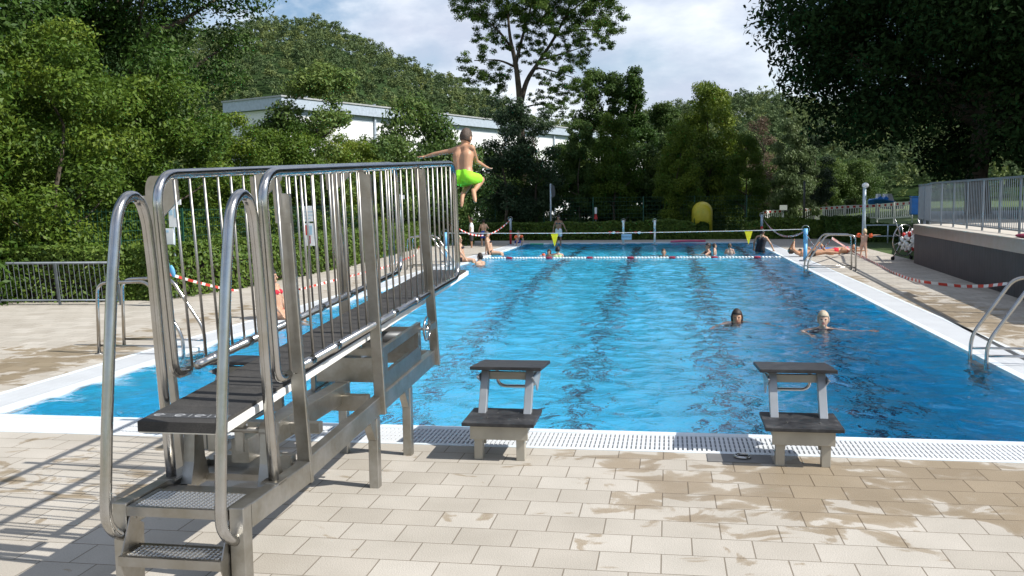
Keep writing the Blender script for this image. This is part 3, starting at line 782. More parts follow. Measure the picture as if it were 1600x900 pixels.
def sag(p0, p1, s, n=18):
    p0 = Vector(p0); p1 = Vector(p1)
    return [p0.lerp(p1, i/n)-Vector((0,0,4*s*(i/n)*(1-i/n))) for i in range(n+1)]
def tape(name, pts, label, w=.052, group='red and white barrier tapes around the pool', seg=.16):
    """ribbon with alternating red and white lengths"""
    P = [Vector(p) for p in pts]; mb = MB(); L = 0; out = [P[0]]; tt = [0]
    for a, b in zip(P[:-1], P[1:]):
        k = max(1, int((b-a).length/.05))
        for i in range(1, k+1):
            out.append(a.lerp(b, i/k)); tt.append(tt[-1]+(b-a).length/k)
    rng = random.Random(len(out))
    vs = []; fs = []; mi = []
    for i, p in enumerate(out):
        d = (out[min(i+1, len(out)-1)]-out[max(i-1, 0)]).normalized()
        up = Vector((0,0,1)); side = d.cross(up)
        side = side.normalized() if side.length > 1e-4 else Vector((1,0,0))
        an = .35*math.sin(tt[i]*1.7+rng.random()*.05); nrm = (side.cross(d)).normalized()*math.cos(an)+side*math.sin(an)
        thick = side*math.cos(an)*.0012
        vs += [p-nrm*w/2-thick, p+nrm*w/2-thick, p+nrm*w/2+thick, p-nrm*w/2+thick]
    for i in range(len(out)-1):
        a = i*4; m_ = int(tt[i]/seg) % 2
        for q in ((0,1,5,4),(1,2,6,5),(2,3,7,6),(3,0,4,7)): fs.append(tuple(a+k for k in q)); mi.append(m_)
    o = MB(); o.v = [tuple(v) for v in vs]; o.f = fs; o.mi = mi
    ob = o.build(name, [M['tape_w'], M['tape_r']]); tag(ob, label, 'barrier tape', group)
    return ob
M['tape_w'] = simple('white_tape_film', (.80,.80,.80), .4); M['tape_r'] = simple('red_tape_film', (.60,.06,.04), .4)

def post(name, foot, top, r, mats, label, cat, group=None, split=.55):
    """thin post with a foot plate, lower and upper sleeve colours"""
    foot = Vector(foot); top = Vector(top); root = empty(name, foot, label, cat, group)
    m = foot.lerp(top, split)
    MB().cyl(foot, m, r, 12).build('shaft', mats[0], root, True)
    MB().cyl(m, top, r*1.12, 12).build('sleeve', mats[1], root, True)
    MB().cyl(foot, foot+Vector((0,0,.03)), r*3, 16).build('base_plate', M['galv'], root, True)
    MB().tube([top+Vector((r*2.0*math.cos(t),0,r*2.0*math.sin(t)-.02)) for t in np.linspace(0,2*PI,13)[:-1]], .008, 6, True).build('eyelet', M['tube'], root, True)
    return root
# posts at the far shallow end
pA = Vector((-7.35, 30.9, 0)); pA2 = at_y(808, 341, 30.9); pA2.x = pA.x
post('tape_post', pA, (pA.x, pA.y, pA2.z), .045, (M['red_plastic'], M['galv_light']), 'red post with a grey top beside the crouching child at the far left pool corner', 'post')
pB = at_z(1190, 381); pB2 = at_y(1190, 335, pB.y)
post('tape_post', pB, (pB.x, pB.y, pB2.z), .045, (M['red_plastic'], M['galv_light']), 'red post with a grey top behind the woman at the far right pool corner', 'post', split=.6)
pC = at_z(1258, 408); pC2 = at_y(1258, 357, pC.y)
post('flag_post', pC, (pC.x, pC.y, pC2.z), .055, (M['blue_paint'], M['blue_paint']), 'light blue post standing behind the farther right ladder', 'post')
pD = Vector((-7.55, pC.y, 0)); zD = pC2.z-.03
post('flag_post', pD, (pD.x, pD.y, zD), .055, (M['blue_paint'], M['blue_paint']), 'light blue post on the left deck hidden behind the end of the springboard railing', 'post')
zl = pC2.z-.02
# pennant line over the water
root = empty('pennant_line', pD, 'thin pale line across the pool with two yellow pennants hanging from it', 'flag line')
wl = sag((pD.x, pD.y, zD-.02), (pC.x, pC.y, zl), .05, 20)
MB().tube(wl, .009, 6).build('cord', M['rope'], root)
for u in (866, 1169):
    best = min((wl[i].lerp(wl[i+1], k/20) for i in range(20) for k in range(20)), key=lambda p: abs((lambda d: 800+F_*(np.dot(d,_R)/np.dot(d,_F)))(np.array(p)-CAM)-u))
    q = best
    MB().prism([(-.115,0),(.115,0),(.008,-.38),(-.008,-.38)], lambda p, z, w, q=q: Vector((q.x+p, q.y+w+.03*math.sin(z*6), q.z+z)), .006).build('pennant', M['yellow_cloth'], root)
# line with red and white floats beyond the pool and two white posts
fx0, fx1 = at_z(974, 383), at_z(1023, 383)
for f, u, lb in ((fx0, 974, 'white post at the far pool edge carrying the small pale blue sign'), (fx1, 1023, 'white post at the far pool edge to the right of the pale blue sign')):
    t = at_y(u, 344, f.y)
    post('white_post', f, (f.x, f.y, t.z), .04, (M['white_paint'], M['white_paint']), lb, 'post')
l0 = at_y(700, 360, fx0.y); l1 = at_y(1215, 360, fx0.y)
zf = at_y(974, 363, fx0.y).z
bl = empty('buoy_line', (fx0.x, fx0.y, zf), 'grey line with red and white floats stretched above the far edge of the pool', 'float line')
MB().tube(sag((l0.x, fx0.y-.07, zf+.03), (l1.x, fx0.y-.07, zf+.03), .04, 20), .008, 6).build('cord', M['rope'], bl)
for u, mk in ((953,'red_plastic'),(959,'white_plastic'),(965,'red_plastic'),(993,'red_plastic'),(999,'white_plastic'),(1017,'red_plastic')):
    c = at_y(u, 363.5, fx0.y-.07); MB().ell(c, (Vector((.075,0,0)), Vector((0,.055,0)), Vector((0,0,.055))), 12, 8).build('float', M[mk], bl, True)
# pale blue sign on the first white post
c = at_y(979, 370, fx0.y-.11)
sg = empty('pool_sign', c, 'small pale blue sign with dark lettering on a white post at the far pool edge', 'sign')
MB().box((c.x-.20,c.y-.012,c.z-.115),(c.x+.20,c.y+.012,c.z+.115)).build('panel', M['sign_blue'], sg, bevel=.004)
def text(s, size, loc, rot, mat, parent, name='lettering'):
    cu = bpy.data.curves.new(name, 'FONT'); cu.body = s; cu.size = size; cu.align_x = 'CENTER'; cu.align_y = 'CENTER'; cu.extrude = .0015
    t_ = bpy.data.objects.new(name, cu); COL.objects.link(t_); t_.data.materials.append(mat); t_.rotation_euler = (0,0,0)
    dg = bpy.context.evaluated_depsgraph_get(); me = bpy.data.meshes.new_from_object(t_.evaluated_get(dg)); me.name = name
    bpy.data.objects.remove(t_); o = bpy.data.objects.new(name, me); COL.objects.link(o)
    o.parent = parent; o.location = Vector(loc)-parent.location; o.rotation_euler = rot
    return o
text('Schwimmer', .075, (c.x, c.y-.0145, c.z), (PI/2, 0, 0), M['ink'], sg)

# barrier tapes
tape('barrier_tape', sag((pA.x, pA.y, pA2.z-.05), at_y(718, 358, 26.0), .42), 'red and white tape sagging from the far left red post towards the springboard railing')
tape('barrier_tape', sag((pB.x, pB.y, pB2.z-.08), (pC.x, pC.y, pC2.z-.06), .42), 'red and white tape sagging between the far right red post and the light blue post')
e1 = at_z(1300, 398, .35)
tape('barrier_tape', sag((pC.x, pC.y, pC2.z-.08), at_y(1300, 372, 17.4), .35), 'red and white tape drooping from the light blue post to the farther right ladder')
g0 = at_y(1300, 372, 17.3)
gl = [g0, at_z(1330,392,.05), at_z(1365,410,.02), at_z(1395,426,.02), at_z(1415,434,.02)]
tl = gl + [at_z(1440,440,.06), at_y(1470,444,12.6), at_y(1505,447.5,12.2), at_y(1540,447,11.6), at_y(1600,440,10.4)]
tape('barrier_tape', tl, 'long red and white tape trailing over the right-hand deck below the dark terrace wall', .06)
l0_ = at_y(255, 425, 8.6)
tape('barrier_tape', sag(l0_, at_y(395, 458, 11.9), .05)+sag(at_y(395, 458, 11.9), at_z(470, 452, .02), .02, 6)+[at_z(545,432,.02), at_z(600,418,.02), at_y(650, 398, 21.5), at_y(655, 385, 21.8)], 'red and white tape running along the left deck below the clipped hedge')

# ================================================================== PEOPLE
def bake(mb, vox, mat, name, parent, smooth_it=5, fingers=None):
    me = bpy.data.meshes.new(name); me.from_pydata(mb.v, [], mb.f); me.update()
    o = bpy.data.objects.new(name, me); COL.objects.link(o)
    r = o.modifiers.new('r', 'REMESH'); r.mode = 'VOXEL'; r.voxel_size = vox; r.use_smooth_shade = True
    s = o.modifiers.new('s', 'SMOOTH'); s.factor = .5; s.iterations = smooth_it
    dg = bpy.context.evaluated_depsgraph_get(); ev = o.evaluated_get(dg)
    me2 = bpy.data.meshes.new_from_object(ev); me2.name = name
    bpy.data.objects.remove(o); bpy.data.meshes.remove(me)
    if fingers is not None and fingers.v:
        n = len(me2.vertices); v = [tuple(p.co) for p in me2.vertices]; f = [tuple(p.vertices) for p in me2.polygons]
        m3 = bpy.data.meshes.new(name); m3.from_pydata(v+fingers.v, [], f+[tuple(i+n for i in q) for q in fingers.f])
        bpy.data.meshes.remove(me2); me2 = m3; me2.name = name
    me2.polygons.foreach_set('use_smooth', [True]*len(me2.polygons))
    me2.materials.clear(); me2.materials.append(mat)
    ob = bpy.data.objects.new(name, me2); COL.objects.link(ob); ob.parent = parent
    me2.transform(world_of(parent).inverted())
    return ob

def person(label, root, yaw, h, skin='mid', hair=('dark', 'short'), spine=(0,0,1), armL=((-.35,.1,-.9),(-.1,.25,-.95)), armR=((.35,.1,-.9),(.1,.25,-.95)),
           legL=((-.06,.02,-1),(0,-.02,-1)), legR=((.06,.02,-1),(0,-.02,-1)), footL=(0,1,-.1), footR=(0,1,-.1), face=(0,1,0), wear=(), vox=None, hs=1.0, build=1.0, group=None, pelvis_up=None, name='person', extra=None, fingers_curl=.3, headoff=(0,0,0)):
    """root = pelvis centre (world); directions are in the body's own frame (x = its right, y = its front)"""
    s = h/1.7; Rz = Matrix.Rotation(yaw, 3, 'Z')
    D = lambda v: (Rz @ Vector(v)).normalized()
    root = Vector(root)
    sp = D(spine); fwd0 = D((0,1,0)); rt = D((1,0,0)); rt = (rt-sp*rt.dot(sp)).normalized(); fr = sp.cross(rt)
    vox = vox or max(.011, .016*s)
    th = empty(name, root, label, 'person', group)
    pel = root; che = pel+sp*.34*s; nek = pel+sp*.50*s
    fd = D(face); hc = nek+(sp*.6+Vector((0,0,.4))).normalized()*.145*s*(.6+.4*hs)+Rz@Vector(headoff)*s
    hr = (fd.cross(Vector((0,0,1))) if abs(fd.z) < .95 else fd.cross(sp)); hr.normalize(); hu = hr.cross(fd).normalized()
    if hu.dot(sp) < -.2: hu = -hu; hr = -hr
    q = s*hs
    B = MB(); bw = build
    sh = {}; J = {}
    for sd, nm in ((-1,'L'),(1,'R')):
        hip = pel+rt*sd*.088*s*bw; chs = che+rt*sd*.075*s*bw; shd = nek+rt*sd*.165*s*bw-sp*.045*s; hj = pel+rt*sd*.09*s*bw-sp*.03*s
        B.caps(pel+rt*sd*.07*s, pel+rt*sd*.07*s+sp*.08*s, .105*s*bw, .096*s*bw)
        B.caps(pel+rt*sd*.055*s+sp*.08*s, chs, .090*s*bw, .108*s*bw); B.caps(chs, nek+rt*sd*.07*s-sp*.05*s, .105*s*bw, .07*s)
        B.caps(nek+rt*sd*.03*s-sp*.01*s, shd, .052*s, .054*s)
        a1, a2 = (armL, armR)[sd > 0]; up = D(a1); lo = D(a2)
        el = shd+up*.27*s; wr = el+lo*.235*s; ha = wr+lo*.075*s
        B.caps(shd, el, .050*s*bw, .038*s*bw); B.caps(el, el.lerp(wr,.35), .038*s*bw, .040*s*bw); B.caps(el.lerp(wr,.35), wr, .040*s*bw, .025*s)
        l1, l2 = (legL, legR)[sd > 0]; d1 = D(l1); d2 = D(l2)
        kn = hj+d1*.40*s; an = kn+d2*.395*s
        B.caps(hj, hj.lerp(kn,.4), .092*s*bw, .080*s*bw); B.caps(hj.lerp(kn,.4), kn, .080*s*bw, .054*s); B.caps(kn, kn.lerp(an,.3), .054*s, .056*s*bw); B.caps(kn.lerp(an,.3), an, .056*s*bw, .034*s)
        fo = D((footL, footR)[sd > 0]); heel = an-fo*.045*s+d2*.03*s; ball = an+fo*.12*s+d2*.035*s; toe = an+fo*.175*s+d2*.042*s
        B.caps(an, heel, .034*s, .033*s); B.caps(an, ball, .036*s, .034*s); B.caps(heel, ball, .03*s, .036*s); B.caps(ball, toe, .034*s, .024*s)
        J[nm] = dict(hip=hj, knee=kn, ankle=an, shoulder=shd, elbow=el, wrist=wr)
        # hand: palm in the body mesh, five separate fingers
        px = lo.cross(rt if abs(lo.dot(rt)) < .8 else fr).normalized(); py = px.cross(lo).normalized()      # px: back of hand, py: across
        B.caps(wr, wr+lo*.03*s, .026*s, .028*s); 
        for k in (-1, 0, 1): B.caps(wr+lo*.02*s+py*k*.012*s, wr+lo*.075*s+py*k*.022*s, .017*s, .0145*s)
        sh[nm] = (wr, lo, px, py, sd)
    # soft belly and chest so the trunk has a front
    B.caps(pel+fr*.02*s+sp*.05*s, che+fr*.02*s, .095*s*bw, .10*s*bw)
    B.caps(nek-sp*.02*s, hc-hu*.05*q, .056*s, .052*s)
    # head
    B.ell(hc, (hr*.073*q, fd*.088*q, hu*.110*q), 20, 14); B.ell(hc+fd*.02*q-hu*.045*q, (hr*.056*q, fd*.066*q, hu*.066*q), 16, 10)
    F = MB()
    for nm in sh:
        wr, lo, px, py, sd = sh[nm]
        for k, ln in enumerate((.062,.072,.068,.054)):
            b0 = wr+lo*.072*s+py*(k-1.5)*.0165*s; d1 = (lo+py*(k-1.5)*.10-px*fingers_curl*.5).normalized(); d2 = (d1-px*fingers_curl).normalized()
            m0 = b0+d1*ln*.5*s; e0 = m0+d2*ln*.5*s
            F.caps(b0-lo*.012*s, m0, .0088*s, .0080*s, 8, 3); F.caps(m0, e0, .0080*s, .0062*s, 8, 3)
        b0 = wr+lo*.025*s-py*.022*s; m0 = b0+(lo*.7-py*.7).normalized()*.038*s; e0 = m0+(lo*.9-py*.25-px*.2).normalized()*.030*s
        F.caps(b0, m0, .0115*s, .0095*s, 8, 3); F.caps(m0, e0, .0092*s, .0072*s, 8, 3)
    # nose, brow, chin, ears
    F.caps(hc+fd*.082*q+hu*.005*q, hc+fd*.100*q-hu*.026*q, .009*q, .014*q, 8, 3); F.caps(hc+fd*.070*q-hu*.085*q, hc+fd*.074*q-hu*.080*q, .022*q, .018*q, 8, 3)
    for sd in (-1, 1): F.ell(hc+hr*sd*.074*q-fd*.004*q-hu*.008*q, (hr*.012*q, fd*.022*q, hu*.032*q), 8, 6)
    body = bake(B, vox, SK[skin], 'body', th, 4, F)
    for sd in (-1, 1):
        MB().ell(hc+fd*.079*q+hr*sd*.030*q+hu*.012*q, (hr*.014*q, fd*.010*q, hu*.0085*q), 8, 6).build('eye', M['eye'], th, True)
    MB().ell(hc+fd*.082*q-hu*.052*q, (hr*.024*q, fd*.010*q, hu*.0075*q), 10, 6).build('mouth', M['lip'], th, True)
    # hair
    hcl, style = hair
    H = MB(); c0 = hc+hu*.018*q-fd*.012*q
    lim = {'crop': .02, 'short': .0, 'bob': -.03, 'long': -.03, 'bun': .0}[style]
    th_ = {'crop': 1.04, 'short': 1.11, 'bob': 1.14, 'long': 1.14, 'bun': 1.10}[style]
    rr = random.Random(int(abs(root.x*97+root.y*31)))
    keep = lambda p: not ((p-hc).dot(fd) > (.030*q+.5*max(0,(p-hc).dot(hu)-.03*q)) and (p-hc).dot(hu) < .062*q) and (p-hc).dot(hu) > (-.055*q if style in ('crop','short','bun') else -.12*q)
    H.ell(c0, (hr*.078*q*th_, fd*.091*q*th_, hu*.106*q*th_), 28, 20, keep=keep)
    H.v = [tuple(hc+(Vector(p)-hc)*(1+rr.uniform(-.035,.06)+.03*math.sin(37*(Vector(p)-hc).dot(hr)/q+9*(Vector(p)-hc).dot(hu)/q))) for p in H.v]
    ho = H.build('hair', HR[hcl], th, True)
    so = ho.modifiers.new('thick', 'SOLIDIFY'); so.thickness = .012*q; so.offset = -1
    if style in ('bob', 'long'):
        L_ = .10 if style == 'bob' else .26; hb = MB()
        for k in range(7):
            an_ = -1.3+2.6*k/6; c1 = hc-fd*.062*q*math.cos(an_)+hr*.074*q*math.sin(an_)
            hb.caps(c1+hu*.01*q, c1-hu*L_*q-fd*.01*q, .026*q, .018*q, 8, 3)
        hb.build('hair_length', HR[hcl], ho, True)
    if style == 'bun':
        MB().ell(hc+hu*.085*q-fd*.07*q, (hr*.04*q, fd*.04*q, hu*.036*q), 12, 8).build('hair_bun', HR[hcl], ho, True)
    # clothes
    for kind, cl in wear:
        W = MB(); e = .010*s
        if kind == 'shorts':
            for sd, nm in ((-1,'L'),(1,'R')):
                j = J[nm]; W.caps(pel+rt*sd*.07*s+sp*.01*s, pel+rt*sd*.06*s+sp*.055*s, .105*s*bw+e, .095*s*bw+e)
                W.caps(j['hip'], j['hip'].lerp(j['knee'],.42), .092*s*bw+e*1.6, .084*s*bw+e*1.7); W.caps(j['hip'].lerp(j['knee'],.42), j['hip'].lerp(j['knee'],.66), .084*s*bw+e*1.7, .074*s*bw+e*2.2)
            nmn = 'swim_shorts'
        elif kind == 'brief':
            for sd, nm in ((-1,'L'),(1,'R')):
                j = J[nm]; W.caps(pel+rt*sd*.07*s-sp*.0*s, pel+rt*sd*.066*s+sp*.035*s, .105*s*bw+e*.7, .100*s*bw+e*.6)
                W.caps(j['hip'], j['hip'].lerp(j['knee'],.10), .092*s*bw+e*.6, .088*s*bw+e*.6)
            nmn = 'swim_brief'
        elif kind == 'bra':
            for sd in (-1, 1): W.ell(che+rt*sd*.075*s+fr*.075*s+sp*.02*s, (rt*.062*s, fr*.060*s, sp*.052*s), 14, 10)
            W.tube([che+sp*.015*s+(rt*math.cos(t)*.185*bw+fr*math.sin(t)*.118*bw)*s for t in np.linspace(0, 2*PI, 25)[:-1]], .012*s, 6, True)
            nmn = 'bikini_top'
        elif kind == 'suit':
            for sd in (-1, 1):
                W.caps(pel+rt*sd*.07*s, pel+rt*sd*.07*s+sp*.08*s, .105*s*bw+e*.7, .096*s*bw+e*.7); W.caps(pel+rt*sd*.055*s+sp*.08*s, che+rt*sd*.075*s*bw+sp*.03*s, .090*s*bw+e*.7, .108*s*bw+e*.6)
                W.caps(J['L' if sd < 0 else 'R']['hip'], J['L' if sd < 0 else 'R']['hip'].lerp(J['L' if sd < 0 else 'R']['knee'],.08), .092*s*bw+e*.6, .088*s*bw+e*.5)
                W.ell(che+rt*sd*.07*s+fr*.07*s, (rt*.066*s, fr*.06*s, sp*.06*s), 12, 8)
                W.tube([che+rt*sd*.085*s+fr*.10*s+sp*.05*s, nek+rt*sd*.085*s+fr*.05*s, nek+rt*sd*.085*s-fr*.05*s, che+rt*sd*.06*s-fr*.10*s+sp*.04*s], .012*s, 6)
            nmn = 'swimsuit'
        elif kind == 'tee':
            for sd, nm in ((-1,'L'),(1,'R')):
                j = J[nm]; W.caps(pel+rt*sd*.07*s+sp*.0*s, che+rt*sd*.075*s*bw, .105*s*bw+e, .108*s*bw+e); W.caps(che+rt*sd*.075*s*bw, nek+rt*sd*.07*s-sp*.05*s, .105*s*bw+e, .07*s+e)
                W.caps(j['shoulder'], j['shoulder'].lerp(j['elbow'],.6), .052*s+e, .050*s+e*1.4)
            nmn = 'shirt'
        elif kind == 'skirt':
            for sd, nm in ((-1,'L'),(1,'R')):
                j = J[nm]; W.caps(pel+rt*sd*.07*s, j['hip'].lerp(j['knee'],.9), .11*s*bw+e, .10*s)
            nmn = 'trousers'
        elif kind == 'bands':
            for sd, nm in ((-1,'L'),(1,'R')):
                j = J[nm]; c = j['shoulder'].lerp(j['elbow'], .6); ax_ = (j['elbow']-j['shoulder']).normalized()
                x_ = ax_.orthogonal().normalized(); y_ = ax_.cross(x_)
                MB().tube([c-ax_*.075*s*1.25, c-ax_*.06*s*1.25, c, c+ax_*.06*s*1.25, c+ax_*.075*s*1.25], [.06*s, .108*s, .122*s, .108*s, .06*s], 14).build('armband', M['orange'], th, True)
            continue
        bake(W, max(.010, .014*s), CL[cl], nmn, th, 3)
    return J

# the boy in mid-air: seen from behind, tucked, arms out to the sides
boyc = at_y(724, 276, 2.6)
person('boy in lime green swim shorts jumping tucked in mid-air off the springboard, seen from behind', boyc, R(-14), 1.12, 'tan', ('brown','crop'),
       spine=(-.10,.20,1), armL=((-.97,-.18,-.14),(-.96,-.10,-.20)), armR=((-.02,.62,-.78),(.30,.85,-.35)),
       legL=((.02,.97,-.14),(.10,-.86,-.50)), legR=((.12,.97,-.06),(.05,-.86,-.50)), footL=(.10,-.35,-.93), footR=(.40,-.40,-.80), face=(.14,.93,-.34), wear=(('shorts','lime'),), vox=.0085, hs=1.20, fingers_curl=.35, headoff=(.04,.05,-.01))

# two swimmers near the right
p = at_z(1148, 501, 0); person('dark-haired swimmer with only head and shoulders above water, left of the grey-blond one', (p.x, p.y+.30, -.56), PI+.30, 1.60, 'tan', ('dark','bob'), spine=(0,.28,1),
       armL=((-.75,.55,-.30),(-.5,.8,-.25)), armR=((.75,.55,-.30),(.5,.8,-.25)), legL=((-.1,-.6,-.8),(0,-.8,-.6)), legR=((.1,-.6,-.8),(0,-.8,-.6)), face=(.35,1,.02), wear=(('suit','black'),))
p = at_z(1286, 512, 0); person('grey-blond swimmer in a dark swimsuit stretching one arm sideways in deep blue water', (p.x, p.y+.30, -.50), PI+.15, 1.62, 'fair', ('grey','short'), spine=(0,.30,1),
       armR=((.60,.65,-.30),(-.1,.85,-.28)), armL=((-.86,.40,-.26),(-.95,.22,-.12)), legL=((-.1,-.7,-.7),(0,-.8,-.6)), legR=((.1,-.6,-.8),(0,-.8,-.6)), face=(.25,1,.05), wear=(('suit','navy'),))

SEAT = .095
def sit_edge(label, u, v, h, skin, hair, wear, yaw=-PI/2, spine=(0,-.12,1), face=(0,1,0), armL=((-.45,.15,-.88),(.25,.35,-.9)), armR=((.40,.35,-.85),(-.2,.55,-.8)), back=.05):
    p = at_z(u, v, 0); p.x = min(p.x, XL-back)
    return person(label, (p.x, p.y, SEAT*h/1.7), yaw, h, skin, hair, spine=spine, armL=armL, armR=armR, legL=((-.10,1,-.06),(-.03,.25,-1)), legR=((.10,1,-.02),(.03,.3,-1)), footL=(0,1,-.3), footR=(0,1,-.3), face=face, wear=wear)
sit_edge('woman in a red bikini sitting on the left pool edge, seen through the springboard railing', 433, 498, 1.56, 'mid', ('dark','bun'), (('bra','red'),('brief','red')), back=.19)
sit_edge('woman in a black bikini sitting on the pool edge next to the railing end', 721, 409, 1.56, 'mid', ('blond','bun'), (('bra','black'),('brief','black')))
sit_edge('woman in a black bikini leaning back on her arm at the pool edge, farther away', 771, 398, 1.58, 'mid', ('brown','bun'), (('bra','black'),('brief','black')), spine=(0,-.22,1), armL=((-.25,-.35,-.9),(-.05,-.1,-1)), armR=((.25,.25,-.95),(.0,.2,-1)))
p = at_z(751, 412, 0); person('man with short dark hair standing in the water at the left pool edge', (p.x, p.y, -.42), R(60), 1.62, 'mid', ('dark','crop'), wear=(('shorts','navy'),), spine=(0,.05,1))
p = at_z(808, 384, 0); person('child with orange armbands crouching on the far left corner of the pool', (p.x, p.y, .17), -PI/2-.9, .98, 'fair', ('brown','short'), spine=(0,.35,1), armL=((-.4,.7,-.6),(.2,.6,-.7)), armR=((.4,.7,-.6),(-.2,.6,-.7)),
       legL=((-.25,.95,.15),(-.05,-.35,-1)), legR=((.25,.95,.15),(.05,-.35,-1)), wear=(('shorts','blue'),('bands','')), hs=1.25)
p = at_z(737, 387, 0); person('child in a white shirt raising an arm, standing before the dark hedge on the left', (p.x, p.y, .60), PI*.55, 1.25, 'brown', ('dark','short'), armR=((.75,.3,.55),(-.5,.2,.8)), wear=(('tee','white'),('skirt','grey')), hs=1.15)
p = at_z(756, 384, 0); person('bare-chested boy in blue and green swim shorts before the dark hedge', (p.x, p.y, .545), .2, 1.14, 'mid', ('dark','crop'), wear=(('shorts','blue'),), hs=1.15, armR=((.5,.3,-.8),(-.1,.8,.2)))
p = at_z(873, 382.5, 0); person('girl in patterned top and white shorts standing behind the left yellow pennant', (p.x, p.y, .60), PI-.15, 1.27, 'brown', ('dark','long'), wear=(('bra','print'),('shorts','white')), hs=1.12, armL=((-.55,.1,-.83),(-.45,.1,-.9)), armR=((.35,.1,-.9),(.1,.15,-.95)))
p = at_z(858, 398, 0); person('child with orange armbands and wet dark hair in the water near the left pennant', (p.x, p.y, -.30), PI-.3, 1.0, 'tan', ('dark','bob'), wear=(('bands',''),), armL=((-.8,.5,.1),(-.3,.9,-.2)), armR=((.8,.5,.1),(.3,.9,-.2)), hs=1.25)
p = at_z(869, 398.5, 0); person('bather seen from behind beside the armband child in the water below the pennant', (p.x+.05, p.y, -.42), .2, 1.55, 'fair', ('dark','bun'), wear=(('suit','green'),), armL=((-.5,.6,-.6),(0,.9,-.3)))
p = at_z(1037, 397, 0); person('swimmer with short brown hair alone in the middle of the far water', (p.x, p.y, -.54), PI, 1.6, 'mid', ('brown','crop'), spine=(0,.15,1), armL=((-.85,.4,-.1),(-.7,.7,-.1)), armR=((.85,.4,-.1),(.7,.7,-.1)), wear=(('shorts','navy'),))
p = at_z(1106, 396, 0); person('dark-haired bather holding a small child in the far water', (p.x, p.y, -.36), PI*.6, 1.55, 'mid', ('dark','bun'), wear=(('suit','black'),), armL=((-.3,.8,-.5),(.3,.9,.1)), armR=((.3,.8,-.5),(-.3,.9,.1)))
p = at_z(1114, 395.5, 0); person('small child held by the dark-haired bather in the far water', (p.x+.06, p.y+.05, -.10), PI*1.4, .85, 'fair', ('brown','short'), hs=1.3, wear=(('shorts','red'),))
p = at_z(1140, 395, 0); person('fair-skinned child with short blond hair standing in the far water, turned away', (p.x, p.y, -.22), -.3, 1.15, 'fair', ('brown','crop'), wear=(('shorts','navy'),), hs=1.15)
p = at_z(1190, 393, 0); person('woman in a dark swimsuit standing hip-deep at the far right pool corner', (p.x-.05, p.y, .06), -.35, 1.56, 'mid', ('dark','bun'), spine=(.10,.12,1), wear=(('suit','black'),), armL=((-.5,.1,-.85),(-.1,.5,-.85)), armR=((.55,.15,-.80),(.35,.3,-.9)))
# lying people on the right deck
p = at_z(1268, 401, 0); person('woman in a dark bikini lying on her back on the right-hand deck with bent knees', (p.x, p.y, .10), -PI/2+.06, 1.60, 'tan', ('brown','bun'), spine=(0,-1,.05), armL=((-.55,-.55,.35),(.5,.3,.75)), armR=((.45,-.60,.45),(-.5,.2,.75)),
       legL=((-.10,.62,.80),(-.02,.62,-.80)), legR=((.10,.90,.10),(.05,1,-.06)), footL=(0,1,-.1), footR=(.1,.4,1), face=(0,-.25,1), wear=(('bra','black'),('brief','black')))
p = at_z(1322, 397.5, 0); person('sunbather in red lying stretched out just beyond the woman with bent knees', (p.x-.25, p.y+.35, .10), PI/2+.1, 1.55, 'tan', ('dark','bun'), spine=(0,-1,.04), armL=((-.5,-.3,.0),(-.2,-1,.0)), armR=((.4,-.8,.1),(.1,-1,.05)),
       legL=((-.06,1,-.03),(0,1,-.03)), legR=((.06,1,-.03),(0,1,-.03)), footL=(0,.5,1), footR=(0,.5,1), face=(.3,-.2,1), wear=(('bra','red'),('brief','red')))
# toddler with armbands
p = at_z(1349, 403, 0); person('toddler with orange armbands walking on the right-hand deck beside the grey shower post', (p.x, p.y, .405), -.5, .93, 'fair', ('blond','short'), spine=(.05,.1,1), armL=((-.75,.25,.05),(-.6,.5,-.5)), armR=((.80,.3,.10),(.9,.3,.1)),
       legL=((-.12,.12,-1),(-.05,-.25,-1)), legR=((.18,-.20,-1),(.15,-.15,-1)), wear=(('bands',''),), hs=1.3)

# ================================================================== FOLIAGE TOOLS
def leaf_quads(C, RAD, n, size, rng, shell=.55, droop=0.0, up=.35):
    """n leaves over the clumps C (k,3) with radii RAD (k,3): rhombic leaf faces through the clump volume"""
    k = len(C); vol = RAD.prod(1)**(2/3); pr = vol/vol.sum(); idx = rng.choice(k, n, p=pr)
    d = rng.normal(size=(n,3)); d /= np.linalg.norm(d, axis=1)[:,None]
    r = (shell+(1-shell)*rng.random(n)**.6)*(1+.10*rng.normal(size=n)); r = np.where(rng.random(n) < .25, r*rng.random(n), r)
    P = C[idx]+RAD[idx]*d*r[:,None]
    nrm = d*.55+rng.normal(size=(n,3))*.55+np.array([0,0,up]); nrm /= np.linalg.norm(nrm, axis=1)[:,None]
    t = rng.normal(size=(n,3)); t[:,2] -= droop; t -= nrm*(t*nrm).sum(1)[:,None]; t /= np.linalg.norm(t, axis=1)[:,None]; b = np.cross(nrm, t)
    L = size*(.65+.7*rng.random(n))[:,None]; W = L*(.36+.16*rng.random(n))[:,None]
    V = np.stack([P-t*L*.5, P+b*W*.5+t*L*.06, P+t*L*.5, P-b*W*.5+t*L*.06], 1).reshape(-1,3)
    F = np.arange(n*4).reshape(n,4)
    ct = rng.random(k); tint = np.clip(.5+.45*(ct[idx]-.5)+.28*rng.normal(size=n)*.6, 0, 1)
    return V, F, tint

def tube_np(path, r0, r1, seg=7):
    m = MB(); k = len(path); m.tube(path, [r0+(r1-r0)*i/(k-1) for i in range(k)], seg); return m

